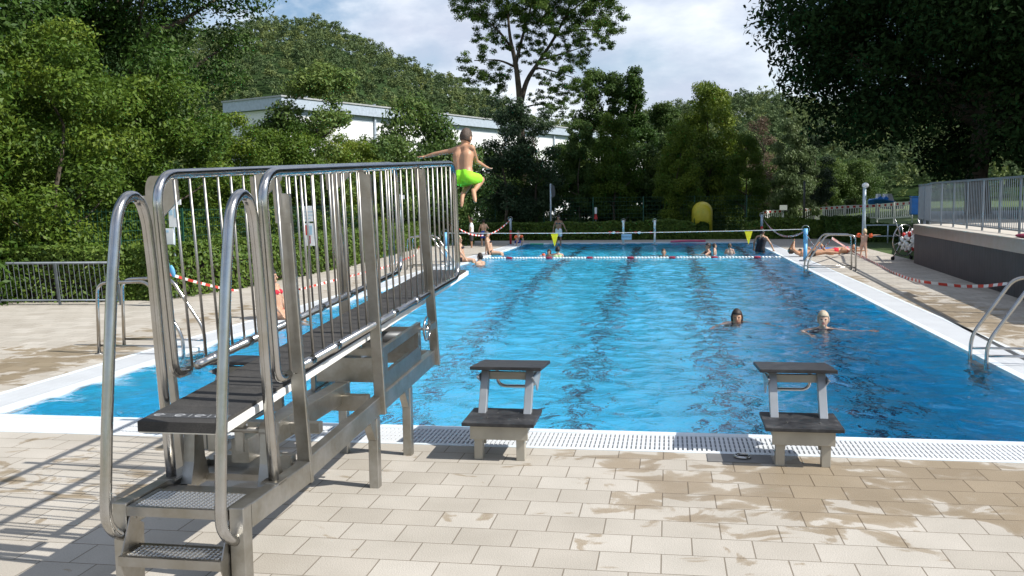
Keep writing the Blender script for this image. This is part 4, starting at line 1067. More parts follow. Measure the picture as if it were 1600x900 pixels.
def crown_clumps(h, base, cr, k, rng, prof='round', csize=.30):
    C = []; Rr = []
    for i in range(k):
        t = rng.random()**.85; z = base+(h-base)*t
        if prof == 'round': e = math.sqrt(max(.02, 1-((t-.42)/.62)**2))
        elif prof == 'cone': e = max(.10, (1-t)**.8)*(.35+.65*min(1, t*6+.45))
        elif prof == 'column': e = math.sqrt(max(.02, 1-((t-.40)/.66)**4))*.95
        elif prof == 'chest': e = math.sqrt(max(.02, 1-((t-.48)/.58)**2))
        elif prof == 'shrub': e = math.sqrt(max(.03, 1-(t/1.05)**2))
        else: e = 1
        a = rng.random()*2*PI; rad = cr*e*(.25+.75*rng.random()**.5)*.86
        s = cr*csize*(.65+.7*rng.random())*(.55+.45*e)
        C.append((rad*math.cos(a), rad*math.sin(a), z)); Rr.append((s*1.1, s*1.1, s*.78))
    return np.array(C), np.array(Rr)

TREES = {}
def tree_kind(kind, h, cr, base, nleaf, leaf, mat, seed, prof='round', k=46, csize=.30, trunk=.16, limbs=9, extra=None, droop=0, shell=.5):
    """meshes (trunk, crown) of one kind of tree standing at the origin"""
    rng = np.random.default_rng(seed)
    C, Rr = crown_clumps(h, base, cr, k, rng, prof, csize)
    if extra is not None: C, Rr = extra(C, Rr, rng)
    V, F, t = leaf_quads(C, Rr, nleaf, leaf, rng, shell, droop)
    crown = np_mesh('crown', V, F, LM[mat], t)
    m = MB(); top = base+(h-base)*.80
    ax = [Vector((.10*cr*math.sin(i*1.3+seed)*i/6, .10*cr*math.cos(i*1.7+seed)*i/6, -.15+top*i/6)) for i in range(7)]
    m.tube(ax, [trunk*(1.25 if i == 0 else 1-.13*i) for i in range(7)], 9)
    order = sorted(range(len(C)), key=lambda i: -np.hypot(C[i][0], C[i][1]))[:limbs*2:2]
    for i in order:
        e = Vector(C[i]); zs = max(base*.55, min(top*.85, e.z-.55*math.hypot(e.x, e.y)))
        f = max(0, min(5.99, (zs+.15)/top*6)); j = int(f); s = ax[j].lerp(ax[j+1], f-j)
        mid = s.lerp(e, .5)+Vector((0,0,-.06*(e-s).length))
        m.tube([s, s.lerp(mid,.5), mid, e], [trunk*.45, trunk*.36, trunk*.26, trunk*.08], 6)
    me = bpy.data.meshes.new('trunk'); me.from_pydata(m.v, [], m.f); me.materials.append(M['wood']); me.polygons.foreach_set('use_smooth', [True]*len(me.polygons)); me.update()
    TREES[kind] = (me, crown, h)
def plant(kind, x, y, label, cat='tree', group=None, h=None, rz=None, z=None, name='tree', wide=1.0):
    tm, cm, h0 = TREES[kind]; s = (h/h0) if h else 1.0
    root = empty(name, (x, y, float(gz(x, y)) if z is None else z), label, cat, group, rz if rz is not None else (x*1.7+y*.9) % 6.28)
    root.scale = (s*wide, s*wide, s)
    link('trunk' if cat == 'tree' else 'stem', tm, root); link('crown' if cat == 'tree' else 'foliage', cm, root)
    return root
def pos(u, dist):
    p = at_d(u, 310, dist); return p.x, p.y
def hgt(v, dist, u=800):           # height that reaches image row v at that distance
    p = at_d(u, v, dist); return p.z

tree_kind('maple', 6.2, 2.5, .3, 44000, .12, 'maple', 11, 'shrub', 60, .27, .10)
tree_kind('maple_b', 5.6, 2.3, .2, 40000, .12, 'maple', 17, 'shrub', 55, .28, .10)
tree_kind('oak', 14, 4.6, 1.2, 95000, .155, 'oak', 23, 'round', 85, .23, .28, 14)
tree_kind('oak_b', 13, 3.9, 1.5, 80000, .15, 'oak', 29, 'round', 75, .23, .25, 14)
tree_kind('ash', 6.4, 1.7, .5, 20000, .14, 'ash', 31, 'column', 42, .30, .09)
tree_kind('conifer', 7.0, 1.7, .2, 22000, .13, 'conifer', 37, 'column', 46, .30, .10)
tree_kind('columnar', 10, 1.9, .3, 26000, .19, 'ash', 41, 'column', 60, .28, .12)
tree_kind('peaked', 10, 2.3, .4, 28000, .19, 'oak', 43, 'cone', 62, .28, .12)
tree_kind('lime', 9.5, 3.3, .4, 36000, .20, 'maple', 47, 'shrub', 70, .25, .16)
tree_kind('bush', 3.8, 2.3, 0, 22000, .15, 'ash', 53, 'shrub', 46, .30, .06)
tree_kind('willow', 7.5, 2.3, .8, 26000, .20, 'willow', 59, 'shrub', 55, .25, .14, droop=3.0)
tree_kind('dry', 6.5, 1.8, .5, 6000, .14, 'dry', 61, 'shrub', 40, .24, .09, 22)
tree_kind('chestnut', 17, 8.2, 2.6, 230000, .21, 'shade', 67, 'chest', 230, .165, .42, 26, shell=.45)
tree_kind('shade_chestnut', 19, 8.0, 2.2, 52000, .36, 'shade', 71, 'round', 110, .20, .40, 16)

# ---- trees behind the left hedge
lowg = 'leafy maples behind the left hedge'
lab = ['first', ]
spec = [(-16.6, 5.0,'maple',7.2),(-15.3,8.6,'maple_b',6.2),(-13.9,11.2,'maple',5.6),(-13.7,14.6,'maple_b',5.3),(-13.3,18.0,'maple',4.3),(-13.2,21.6,'maple_b',4.4),(-13.4,25.5,'maple',4.6),(-13.2,29.6,'maple_b',4.5)]
names = ['yellow-green maple filling the left edge of the photo above the guard fence','yellow-green maple behind the guard fence, left of the left stair handrail','yellow-green maple behind the top of the left stair handrail','yellow-green maple behind the near end of the springboard railing',
         'yellow-green maple above the two paper signs in the left hedge','low yellow-green maple behind the middle of the springboard railing','low yellow-green maple between the railing posts, right of the white notice stand','low yellow-green maple behind the far railing posts']
for (x, y, k, h), nm in zip(spec, names): plant(k, x, y, nm, group=lowg, h=h)
tall = [(-21.5,9.5,'oak',15),(-19.8,14.5,'oak_b',14),(*pos(208,31.5),'oak',13.6),(-26,16,'oak_b',16),(-24,5,'oak',15)]
nm2 = ['tall dark oak reaching out of the top of the photo near its left edge','tall dark oak reaching out of the top of the photo, second from the left','tall dark oak at the right end of the left wood, against sky and hill','tall dark oak deep inside the left wood','tall dark oak at the far left corner of the photo']
for (x, y, k, h), nm in zip(tall, nm2): plant(k, x, y, nm, group='tall oaks of the left wood', h=h)
x, y = pos(500, 33); plant('ash', x, y, 'feathery ash in front of the white hall, left of its sunlit wall', h=hgt(112, 33, 500)+.06)
x, y = pos(445, 33); plant('ash', x, y, 'small feathery ash covering the shaded corner of the white hall', h=hgt(188, 33, 445))
x, y = pos(560, 36); plant('maple', x, y, 'rounded maple below the white hall wall, above the springboard railing', h=hgt(224, 36, 560), group=lowg)
x, y = pos(650, 40); plant('bush', x, y, 'bushy tree in front of the white hall, just left of the jumping boy', h=hgt(168, 40, 650), wide=.72)
x, y = pos(610, 37); plant('bush', x, y, 'low bushy tree in front of the white hall behind the far railing end', h=hgt(222, 37, 610), wide=.8)
x, y = pos(700, 39); plant('bush', x, y, 'low bushy tree directly behind the jumping boy', h=hgt(232, 39, 700), wide=.9)

# ---- the tall open tree in the middle
def tall_tree():
    D_ = 52; x, y = pos(818, D_); sc = D_/F_
    root = empty('tree', (x, y, -.06), 'tall open-crowned tree with forked bare trunk standing against the sky in the middle', 'tree')
    rgt = Vector((_R[0], _R[1], 0)).normalized(); fwd = Vector((rgt.y*-1, rgt.x, 0))
    def pt(u, v, dep=0.0):
        p = at_d(u, v, D_); return Vector(p)+fwd*dep
    m = MB()
    def limb(pts, r0, r1): m.tube(fillet(pts, .8, 4), [r0+(r1-r0)*i/(len(fillet(pts,.8,4))-1) for i in range(len(fillet(pts,.8,4)))], 8)
    base = Vector((x, y, -.2))
    limb([base, pt(814, 200), pt(812, 150), pt(806, 100,-.3), pt(796, 60,-.6), pt(790, -40,-.8)], .24, .06)
    limb([pt(813, 165), pt(822, 125,.3), pt(842, 95,.6), pt(868, 55,.8), pt(890, 10,1), pt(905,-40,1.2)], .15, .04)
    limb([pt(806, 100), pt(815, 60,.4), pt(830, 10,.6), pt(838,-50,.8)], .10, .04)
    limb([pt(800, 75), pt(775, 45,-.5), pt(745, 25,-.8)], .08, .03); limb([pt(806,105), pt(780, 95,-.5), pt(742, 98,-.8)], .07, .025)
    limb([pt(868,55), pt(905,40,1), pt(945,40,1.4)], .07, .025); limb([pt(835,105), pt(865,110,.3), pt(895,120,.2)], .06, .02); limb([pt(842,95), pt(880,85,-.4), pt(930,70,-.6)], .06,.02)
    limb([pt(814,170), pt(840,160,.6), pt(872,165,.8)], .05,.02); limb([pt(880,30), pt(910,0,.6), pt(940,-20,.4)], .06, .02)
    tr = MB(); tr.v = m.v; tr.f = m.f; tr.mi = m.mi
    tr.build('trunk', M['wood'], root, True)
    rng = np.random.default_rng(5)
    spots = [(735,12,.75),(755,30,.6),(722,15,.5),(760,5,.9),(780,-10,1.0),(745,-20,1.0),(800,-25,1.0),(735,100,.62),(752,112,.6),(770,100,.6),(790,112,.5),(765,80,.55),(745,125,.4),(775,125,.45),(733,118,.4),
             (820,5,.8),(845,-5,.9),(862,20,.8),(835,30,.6),(885,0,.9),(905,-10,.9),(925,10,.9),(945,-10,.9),(930,35,.8),(950,38,.6),(905,30,.8),(915,55,.7),(938,68,.5),(958,30,.5),(890,50,.6),(920,75,.4),
             (862,60,.5),(885,80,.55),(898,100,.6),(880,112,.6),(900,125,.6),(868,125,.5),(885,140,.55),(905,142,.45),(862,150,.5),(845,140,.4),(880,165,.5),(860,172,.45),(845,160,.4),(870,95,.45),
             (790,40,.5),(810,45,.5),(785,15,.7),(825,-40,1.2),(870,-40,1.2),(910,-45,1.3),(780,-45,1.2),(745,-50,1.1),(945,-45,1.1),(860,-80,1.5),(800,-85,1.5),(920,-85,1.4),(760,-75,1.2),(850,-120,1.4),(810,75,.35),(840,60,.4),(850,118,.4),(800,20,.7),(820,25,.7),(845,35,.7),(875,35,.6),(770,60,.5),(800,70,.4),(830,80,.45),(855,85,.5),(760,45,.6),(905,60,.6),(870,10,.8),(760,-5,.9),(780,130,.4),(890,150,.45),(870,185,.4)]
    C = np.array([np.array(pt(u, v, rng.normal()*1.1)) for u, v, r in spots]); Rr = np.array([(r*.92, r*.92, r*.60) for u, v, r in spots])
    # break each spot into smaller sprays
    C2 = np.repeat(C, 9, 0)+rng.normal(size=(len(C)*9, 3))*np.repeat(Rr, 9, 0)*1.0; R2 = np.repeat(Rr, 9, 0)*.50
    V, F, t = leaf_quads(C2-np.array(root.location), R2, 210000, .10, rng, .2)
    link('crown', np_mesh('crown', V, F, LM['oak'], t), root)
tall_tree()

# ---- far row beyond the pool
far = [(790,47,'conifer',150,.9,'dark dense conifer left of the tall open tree trunk'),(838,48,'conifer',172,.9,'dark dense conifer behind the foot of the tall open tree'),
       (905,50,'columnar',190,.8,'dark columnar tree just right of the tall open tree'),(938,56,'columnar',112,1.0,'columnar tree with a pointed top, left of the peaked tree'),(990,55,'peaked',112,1.0,'peaked dark green tree in the middle of the far row'),(1040,58,'columnar',165,.9,'low columnar tree between the peaked tree and the dense rounded tree'),
       (1105,53,'lime',136,.82,'dense rounded tree with fresh green leaves in the far row'),(1060,48,'lime',198,.75,'lower rounded tree left of the dense rounded tree'),(1165,50,'lime',215,.75,'rounded tree with a sloping right side at the end of the far row'),(960,50,'lime',185,.7,'rounded leafy tree below the peaked tree'),
       (760,52,'bush',240,1.0,'bush right below the jumping boy'),(820,52,'bush',240,1.0,'bush behind the dark-headed sign pole, left side'),(880,52,'bush',235,1.0,'bush behind the girl at the far end of the pool'),(940,53,'bush',228,1.0,'bush behind the small red and white sign beyond the pool'),(1000,53,'bush',235,1.0,'bush behind the pale blue pool sign'),(1050,53,'bush',245,1.0,'bush left of the yellow arched shell'),(1110,54,'bush',238,1.0,'bush behind the yellow arched shell'),(1200,70,'bush',262,.8,'low bush at the right end of the far row of bushes'),
       (1190,64,'dry',188,1.0,'bare brownish shrub between the green trees and the willow'),(1240,62,'willow',190,.85,'pale weeping willow left of the big dark chestnut'),(1272,66,'conifer',205,1.0,'dark spruce half hidden behind the willow'),(1290,76,'bush',262,.9,'grey-green bush below the willow'),(1335,78,'bush',268,1.0,'bush behind the grey shower post')]
for u, d_, k, v, w, lb in far:
    x, y = pos(u, d_); plant(k, x, y, lb, cat='bush' if k == 'bush' else 'tree', h=hgt(v, d_, u)+.1, wide=w, name='bush' if k == 'bush' else 'tree', group='bushes beyond the pool' if k == 'bush' else 'trees beyond the pool')

# ---- big chestnuts on the right (they shade the far end of the pool)
def spray(C, Rr, rng):   # ragged left side
    k = 34; a = rng.uniform(PI*.6, PI*1.4, k); z = rng.uniform(3.0, 12, k)
    return C, Rr
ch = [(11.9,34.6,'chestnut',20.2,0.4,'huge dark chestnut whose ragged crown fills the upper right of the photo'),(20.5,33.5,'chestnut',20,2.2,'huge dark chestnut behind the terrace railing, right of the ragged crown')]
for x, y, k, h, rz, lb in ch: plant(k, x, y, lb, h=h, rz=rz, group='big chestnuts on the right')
for x, y, k, h, rz, lb in ((26.5,35.5,'shade_chestnut',23,1.0,'unseen chestnut added in a second row behind the terrace to cast shade'),(29,34.0,'shade_chestnut',24,4.0,'unseen chestnut added at the far right to shade the others'),(35,48,'shade_chestnut',22,2.7,'unseen chestnut added farthest back to darken the ground behind the terrace railing'),(29,56,'shade_chestnut',20,4.4,'chestnut added for shade far behind the terrace, right of the blue boat'),(27,25,'shade_chestnut',17,5.0,'unseen chestnut added for shade outside the right edge beside the terrace')):  # out-of-view trees added to shade the big chestnut and the ground behind
    plant(k, x, y, lb, h=h, rz=rz, group='big chestnuts on the right')

# ================================================================== HILL AND FOREST
ridge = [(-700,40),(-200,30),(150,40),(330,62),(400,46),(440,42),(480,40),(530,46),(570,66),(620,90),(680,113),(720,128),(760,143),(790,158),(840,188),(900,194),(960,192),(1050,170),(1140,158),(1190,156),(1240,165),(1300,176),(1600,172),(2300,165)]
ru = np.array([a for a, _ in ridge], float); rv = np.array([b for _, b in ridge], float)
def hill_z(u, d_):
    D0, D1 = 130., 290.
    v = np.interp(u, ru, rv); top = CAM[2]+(310-v)/F_*D1-7.0
    t = np.clip((d_-D0)/(D1-D0), 0, 1); return -.5+(top+.5)*(t*t*(3-2*t))**.9
us = np.linspace(-700, 2300, 121); ds = np.array([125,150,175,200,225,250,270,290,330,420,600.])
V = []
for d_ in ds:
    for u in us:
        p = at_d(u, 310, d_); z = hill_z(u, min(d_, 290)); V.append((p.x, p.y, z if d_ <= 290 else z*max(.2, 1-(d_-290)/500)))
nx = len(us); F = [(j*nx+i, j*nx+i+1, (j+1)*nx+i+1, (j+1)*nx+i) for j in range(len(ds)-1) for i in range(nx-1)]
tag(link('hill', np_mesh('hill', np.array(V), np.array(F), simple('forest_floor', (.03,.052,.02), 1.0, 0, .3, .05, spec=0.0), smooth=True)), kind='structure')
def forest():
    rng = np.random.default_rng(9); Vs = []; Fs = []; Ts = []; o = 0
    for d_ in list(range(150, 292, 7))+[296, 302]:
        du = F_*2.2/d_; u = -60.0
        while u < 1700:
            if u > 225 or d_ > 280:
                uu = u+rng.normal()*du*.3; dd = d_+rng.normal()*4; p = at_d(uu, 310, dd); z0 = hill_z(uu, min(dd, 290)); h = rng.uniform(5.5, 8.0); cr = rng.uniform(1.5, 2.3)
                vv = np.interp(uu, ru, rv)
                k = 7; C, Rr = crown_clumps(h, h*.22, cr, k, rng, 'round' if rng.random() < .75 else 'cone', .42)
                V, F, t = leaf_quads(C+np.array([p.x, p.y, z0]), Rr, 290, .52, rng, .5)
                base = rng.random()
                Vs.append(V); Fs.append(F+o); Ts.append(np.clip(t*.28+base*.66+.0+(.30 if rng.random() < .05 else 0), 0, 1)); o += len(V)
            u += du*rng.uniform(.8, 1.25)
    tag(link('forest', np_mesh('forest', np.concatenate(Vs), np.concatenate(Fs), LM['forest'], np.concatenate(Ts))), 'dense mixed forest covering the hill behind the white hall', 'forest', kind='stuff')
forest()

# ================================================================== WHITE HALL
def hall():
    a = at_d(440, 151, 62); b = at_d(905, 205, 92); g = at_d(366, 143, 66)
    H = a.z; 
    root = empty('sports_hall', (a.x, a.y, 0), 'long white flat-roofed hall with grey-blue roof edge half hidden by trees', 'building')
    A = Vector((a.x, a.y, 0)); Bq = Vector((b.x, b.y, 0)); G = Vector((g.x, g.y, 0))
    d = (Bq-A).normalized(); e = Vector((-d.y, d.x, 0)); e = e if (G-A).dot(e) > 0 else -e
    Ld = (Bq-A).length+14; W = abs((G-A).dot(e))
    P = lambda s, t, z: A+d*s+e*t+Vector((0,0,z))
    def blk(m, s0, s1, t0, t1, z0, z1):
        m.add([P(s0,t0,z0),P(s1,t0,z0),P(s1,t1,z0),P(s0,t1,z0),P(s0,t0,z1),P(s1,t0,z1),P(s1,t1,z1),P(s0,t1,z1)], [(3,2,1,0),(4,5,6,7),(0,1,5,4),(1,2,6,5),(2,3,7,6),(3,0,4,7)]); return m
    blk(MB(), 0, Ld, 0, W, -.5, H-.75).build('wall', M['hall_white'], root)
    rf = blk(MB(), -.35, Ld+.3, -.35, W+.3, H-.72, H-.05).build('roof_edge', M['hall_fascia'], root)
    blk(MB(), -.42, Ld+.36, -.42, W+.36, H-.048, H+.05).build('roof', M['hall_roof'], root)
    blk(MB(), -.10, Ld, -.02, -.004, H-1.1, H-.76).build('wall_band', M['hall_fascia'], root)
    for s in (8.5, 17, 25, 33, 40):
        blk(MB(), s, s+.16, -.16, -.03, .0, H-.76).build('downpipe', M['hall_fascia'], root)
    for s in (5, 12, 21, 30):
        MB().cyl(P(s, 3, H+.05), P(s, 3, H+.65), .12, 10).build('roof_vent', M['galv'], root)
hall()

# ================================================================== HEDGES AND FENCES
def hedge(name, pts, w, h, n, label, mat='hedge', group=None, top=None, z0=0.0, leaf=.075, cat='hedge'):
    """clipped hedge along a path: dark inner body of twigs, leaf faces on and inside its skin"""
    P = [Vector((p[0], p[1], 0)) for p in pts]; rng = np.random.default_rng(int(abs(P[0].x*13+P[0].y*7))+3)
    root = empty(name, (P[0].x, P[0].y, z0), label, cat, group)
    seg = [(a, b, (b-a).length) for a, b in zip(P[:-1], P[1:])]; tot = sum(s[2] for s in seg)
    inner = MB()
    hh = lambda t: (top(t) if top else h)*(1+.03*math.sin(t*23)+.02*math.sin(t*57))
    s0 = 0
    for a, b, l in seg:
        e_ = (b-a)/l*min(.35*w, .3*l); a1 = a+(e_ if a is P[0] else e_*0); b1 = b-(e_ if b is P[-1] else e_*0)
        inner.bar(Vector((a1.x,a1.y,z0+.36*h)), Vector((b1.x,b1.y,z0+.36*h)), w*.62, h*.66)
        s0 += l
    inner.build('twigs', M['soil'], root)
    pr = np.array([s[2] for s in seg])/tot; idx = rng.choice(len(seg), n, p=pr); Q = np.empty((n,3)); NR = np.empty((n,3)); cum = np.cumsum([0]+[s[2] for s in seg])
    for i in range(n):
        a, b, l = seg[idx[i]]; t = rng.random(); T = (cum[idx[i]]+t*l)/tot; d = (b-a)/l; nrm = Vector((-d.y, d.x, 0)); H_ = hh(T)
        r = rng.random(); dp = abs(rng.normal())*.05
        if r < .34: off = (rng.random()-.5)*w; z = H_-dp; no = Vector((0,0,1))
        else:
            sd = 1 if r < .67 else -1; z = H_*rng.random()**.8; off = sd*(w/2-dp+.03*math.sin(T*tot*2.3+z*5)); no = nrm*sd
        if rng.random() < .05:
            en = 0 if rng.random() < .5 else 1; a, b, l = seg[-en]; t = float(en); off = (rng.random()-.5)*w; z = H_*rng.random(); no = (b-a)/l*(1 if en else -1)
        c = a.lerp(b, t)+nrm*off
        Q[i] = (c.x, c.y, z+z0); NR[i] = no
    nrm = NR*.7+rng.normal(size=(n,3))*.5+np.array([0,0,.2]); nrm /= np.linalg.norm(nrm, axis=1)[:,None]
    t_ = rng.normal(size=(n,3)); t_ -= nrm*(t_*nrm).sum(1)[:,None]; t_ /= np.linalg.norm(t_, axis=1)[:,None]; b_ = np.cross(nrm, t_)
    L = leaf*(.6+.8*rng.random(n))[:,None]; W_ = L*.5
    V = np.stack([Q-t_*L*.5, Q+b_*W_*.5, Q+t_*L*.5, Q-b_*W_*.5], 1).reshape(-1,3)-np.array(root.location)
    link('foliage', np_mesh('foliage', V, np.arange(n*4).reshape(n,4), LM[mat], np.clip(.5+.25*rng.normal(size=n), 0, 1)), root)
    return root
hedge('hedge', [(-10.9,9.2),(-10.4,12.1),(-10.35,18.7),(-10.95,26.5),(-11.2,33.4)], .95, 1.02, 60000, 'long clipped hedge along the left deck behind the springboard railing', top=lambda t: 1.0+.04*math.sin(t*9), leaf=.10)
hedge('hedge', [(-27,9.0),(-18,9.0),(-11.2,9.35)], 1.0, 1.02, 42000, 'clipped hedge directly behind the guard fence on the left', leaf=.085)
# dark shaded hedges beyond the pool
def hseg(u0, u1, y, v, w, n, lb, bump=.0, z0=-.05, mat='hedge', f=6):
    a = at_y(u0, 380, y); b = at_y(u1, 380, y); h = at_y((u0+u1)/2, v, y).z-z0
    k = 7; pts = [(a.x+(b.x-a.x)*i/k, y) for i in range(k+1)]
    hedge('hedge', pts, w, h, n, lb, mat, 'shaded hedges beyond the pool', top=lambda t: h*(1-bump+bump*math.sin(PI*t)**.7), z0=z0, leaf=.12)
hseg(690, 985, 36.2, 348, 1.2, 16000, 'shaded dark hedge beyond the far left half of the pool')
hseg(985, 1085, 36.0, 343, 1.5, 9000, 'shaded dark hedge with a domed top left of the yellow arched shell', .22)
hseg(1085, 1180, 36.0, 364, 1.2, 7000, 'low shaded dark hedge below the yellow arched shell')
hseg(1165, 1290, 36.2, 340, 1.6, 10000, 'shaded domed hedge behind the woman at the far right corner', .30)
hseg(1285, 1352, 35.6, 339, 1.6, 8000, 'shaded square-cut hedge left of the grey shower post')
hseg(1312, 1425, 33.9, 350, 2.0, 14000, 'sunlit loose hedge behind the grey rail near the toddler', .35)

# left guard fence
gf = empty('guard_fence', (-13, 8.2, 0), 'low grey railing fence with thin bars in front of the left hedge', 'fence')
fa, fb_ = Vector((-20, 7.85, 0)), Vector((-10.85, 8.45, 0)); dd_ = (fb_-fa).normalized(); LF = (fb_-fa).length; zt = at_y(100, 412, 8.2).z
MB().cyl(fa+Vector((0,0,zt)), fb_+Vector((0,0,zt)), .024, 10).build('top_rail', M['fence_grey'], gf, True)
MB().cyl(fa+Vector((0,0,.09)), fb_+Vector((0,0,.09)), .018, 10).build('bottom_rail', M['fence_grey'], gf, True)
nb = int(LF/1.18)
for i in range(nb+1):
    p = fb_-dd_*i*1.18; MB().bar(p, p+Vector((-.02,-.06,zt)), .045, .025, (0,1,0)).build('fence_post', M['fence_grey'], gf)
bars = MB(); i = 0
for i in range(min(98, int(LF/.1))):
    p = fb_-dd_*(i+.5)*.098
    MB().cyl(p+Vector((0,0,.09)), p+Vector((-.02,-.05,zt)), .006, 6).build('bar', M['fence_grey'], gf)

# towel over the fence end
p = at_y(248, 415, 8.35); tw = empty('towel', p, 'teal towel hung over the right end of the grey guard fence', 'towel')
prof = []
mb = MB(); nx_, nz_ = 14, 12; vs = []
for sgn in (-1, 1):
    for j in range(nz_+1):
        for i in range(nx_+1):
            xx = -.20+.40*i/nx_; t = j/nz_; ln = .62 if sgn < 0 else .45
            wv = .03*math.sin(xx*28+t*3)*(.3+t); zz = -ln*t*(1-.12*abs(math.sin(xx*9)))
            vs.append((p.x+xx*(1-.25*t), p.y+sgn*(.035+.02*t)+wv, p.z+.03+zz if t > 0 else p.z+.035))
q = (nx_+1)
for s_i in (0, 1):
    o_ = s_i*(nz_+1)*q
    mb_f = [(o_+j*q+i, o_+j*q+i+1, o_+(j+1)*q+i+1, o_+(j+1)*q+i) for j in range(nz_) for i in range(nx_)]
    mb.add([] if s_i else vs, mb_f if not s_i else []) if not s_i else mb.f.extend(mb_f) or mb.mi.extend([0]*len(mb_f))
mb.f += [(i, i+1, (nz_+1)*q+i+1, (nz_+1)*q+i) for i in range(nx_)]; mb.mi += [0]*nx_
two = mb.build('cloth', M['teal_cloth'], tw, True); so = two.modifiers.new('thick', 'SOLIDIFY'); so.thickness = .012
MB().ell((p.x+.28, p.y-.03, p.z-.10), (Vector((.045,0,.02)), Vector((0,.03,0)), Vector((-.03,0,.11))), 12, 8).build('bag', M['blue_paint'], tw, True)

def mesh_fence(name, a, b, h, label, step=2.5, z0=0.0, dy=.20, dx=.05):
    a = Vector(a); b = Vector(b); root = empty(name, a, label, 'fence', 'green wire fences'); d = (b-a); L = d.length; d.normalize()
    for i in range(int(L/step)+1):
        p = a+d*i*step; MB().bar(p, p+Vector((0,0,h)), .05, .04, (0,1,0)).build('fence_post', M['fence_green'], root)
    m = MB(); z = .1
    while z < h: m.bar(a+Vector((0,0,z)), b+Vector((0,0,z)), .008, .008); z += dy
    k = int(L/dx)
    for i in range(k): p = a+d*(i+.5)*dx; m.bar(p+Vector((0,0,.05)), p+Vector((0,0,h)), .005, .005, (0,1,0))
    m.build('wire_mesh', M['fence_green'], root)
mesh_fence('wire_fence', (-11.9,10.2,0), (-11.9,33.5,0), 1.75, 'green wire mesh fence behind the long left hedge', 2.5, dx=.10)
mesh_fence('wire_fence', (-28,10.3,0), (-12.0,10.15,0), 1.75, 'green wire mesh fence behind the hedge at the left edge', 2.5, dx=.10)
a_ = at_y(700, 350, 40.0); b_ = at_y(1188, 350, 40.0)
mesh_fence('wire_fence', (a_.x,40,0), (b_.x,40,0), 1.95, 'tall dark green wire mesh fence behind the shaded hedges and the yellow shell', 2.5, dx=.14)
# climbing vine on a fence post at the left edge
p = at_y(9, 400, 9.9); vn = empty('climbing_vine', (p.x, p.y, 0), 'bright green vine climbing a fence post near the left edge', 'vine')
rng = np.random.default_rng(2); k = 16; C = np.array([(rng.normal()*.05, rng.normal()*.04-.03, .7+1.0*i/k) for i in range(k)]); C[-3:, 0] += (.12,.22,-.1)
V, F, t = leaf_quads(C, np.full((k,3), .10), 700, .09, rng, .3); link('foliage', np_mesh('foliage', V, F, LM['maple'], t), vn); MB().tube([(p.x,p.y,0),(p.x+.02,p.y-.02,.9),(p.x,p.y,1.7)], .012, 6).build('stem', M['wood'], vn)

# ================================================================== SIGNS AND POLES
def board_sign(name, u, v0, v1, y, panels, label, cat='notice board', ztop=None):
    f = at_y(u, 360, y); t = at_y(u, v0, y)
    root = empty(name, (f.x, y, 0), label, cat)
    MB().cyl((f.x, y, 0), (f.x, y, t.z), .028, 10).build('pole', M['galv_light'], root, True)
    for (ua, va, ub, vb, mt) in panels:
        a = at_y(ua, va, y-.04); b = at_y(ub, vb, y-.04)
        pn = MB().box((a.x, y-.05, b.z), (b.x, y-.032, a.z)).build('panel', M['sign_white'], root, bevel=.004)
        if mt:
            # printed areas, a hair in front of the sheet
            for (fx0, fz0, fx1, fz1, mk) in mt:
                MB().box((a.x+(b.x-a.x)*fx0, y-.0535, b.z+(a.z-b.z)*fz0), (a.x+(b.x-a.x)*fx1, y-.0505, b.z+(a.z-b.z)*fz1)).build('print', M[mk], pn)
    return root
board_sign('notice_board', 271, 309, 385, 9.7, [(259,312,283,320,[(.2,.35,.8,.6,'pale_blue_print')]),(263,321,279,355,[(.1,.55,.45,.8,'pale_blue_print'),(.6,.45,.9,.85,'pale_blue_print')]),(257,357,272,382,[(.2,.75,.5,.9,'pale_blue_print')])], 'pole with white notices behind the near end of the springboard railing')
board_sign('notice_board', 482, 322, 400, 14.2, [(474,322,491,346,[(.1,.62,.9,.66,'pale_blue_print'),(.1,.4,.9,.44,'pale_blue_print'),(.1,.2,.7,.24,'pale_blue_print')]),(475,349,492,384,[(.15,.48,.45,.92,'red_print'),(.5,.5,.8,.9,'pale_blue_print'),(.45,.10,.62,.45,'dark_red')])], 'white notice stand with a red print above the left hedge, seen through the railing')
board_sign('notice_board', 626, 304, 380, 21.0, [(619,305,632,311,None),(623,312,629,328,[(.2,.3,.8,.6,'pale_blue_print')]),(620,330,626,343,None)], 'narrow pole with small white notices above the left hedge near the railing end')
# pole with a dark sign seen edge on
f = at_y(861, 380, 38.6); t = at_y(861, 287, 38.6); pl = empty('sign_pole', (f.x, 38.6, 0), 'slim grey pole with a dark round-edged sign beyond the pool', 'sign pole')
MB().cyl((f.x,38.6,0),(f.x,38.6,t.z), .042, 10).build('pole', M['galv_light'], pl, True)
q = t.z; MB().prism([(.05,q-.02),(.20,q-.12),(.23,q-.45),(.20,q-.62),(.05,q-.70)], lambda a, z, w: Vector((f.x+a, 38.6+w, z)), .02).build('sign_plate', M['dark_steel'], pl)
# small red and white rescue sign
f = at_y(931, 350, 37.4); t = at_y(931, 324, 37.4); b2 = at_y(931, 334, 37.4)
rs = empty('rescue_sign', (f.x, 37.4, 0), 'small white plate over a red one on a thin post in front of the bushes', 'sign')
MB().cyl((f.x,37.42,0),(f.x,37.42,t.z),.02,8).build('pole', M['galv'], rs); MB().box((f.x-.055,37.37,b2.z),(f.x+.055,37.39,t.z)).build('white_plate', M['sign_white'], rs)
MB().prism([(-.045,b2.z-.01),(.045,b2.z-.01),(.085,b2.z-.26),(-.085,b2.z-.26)], lambda a, z, w: Vector((f.x+a,37.38+w,z)), .02).build('red_plate', M['red_plastic'], rs)
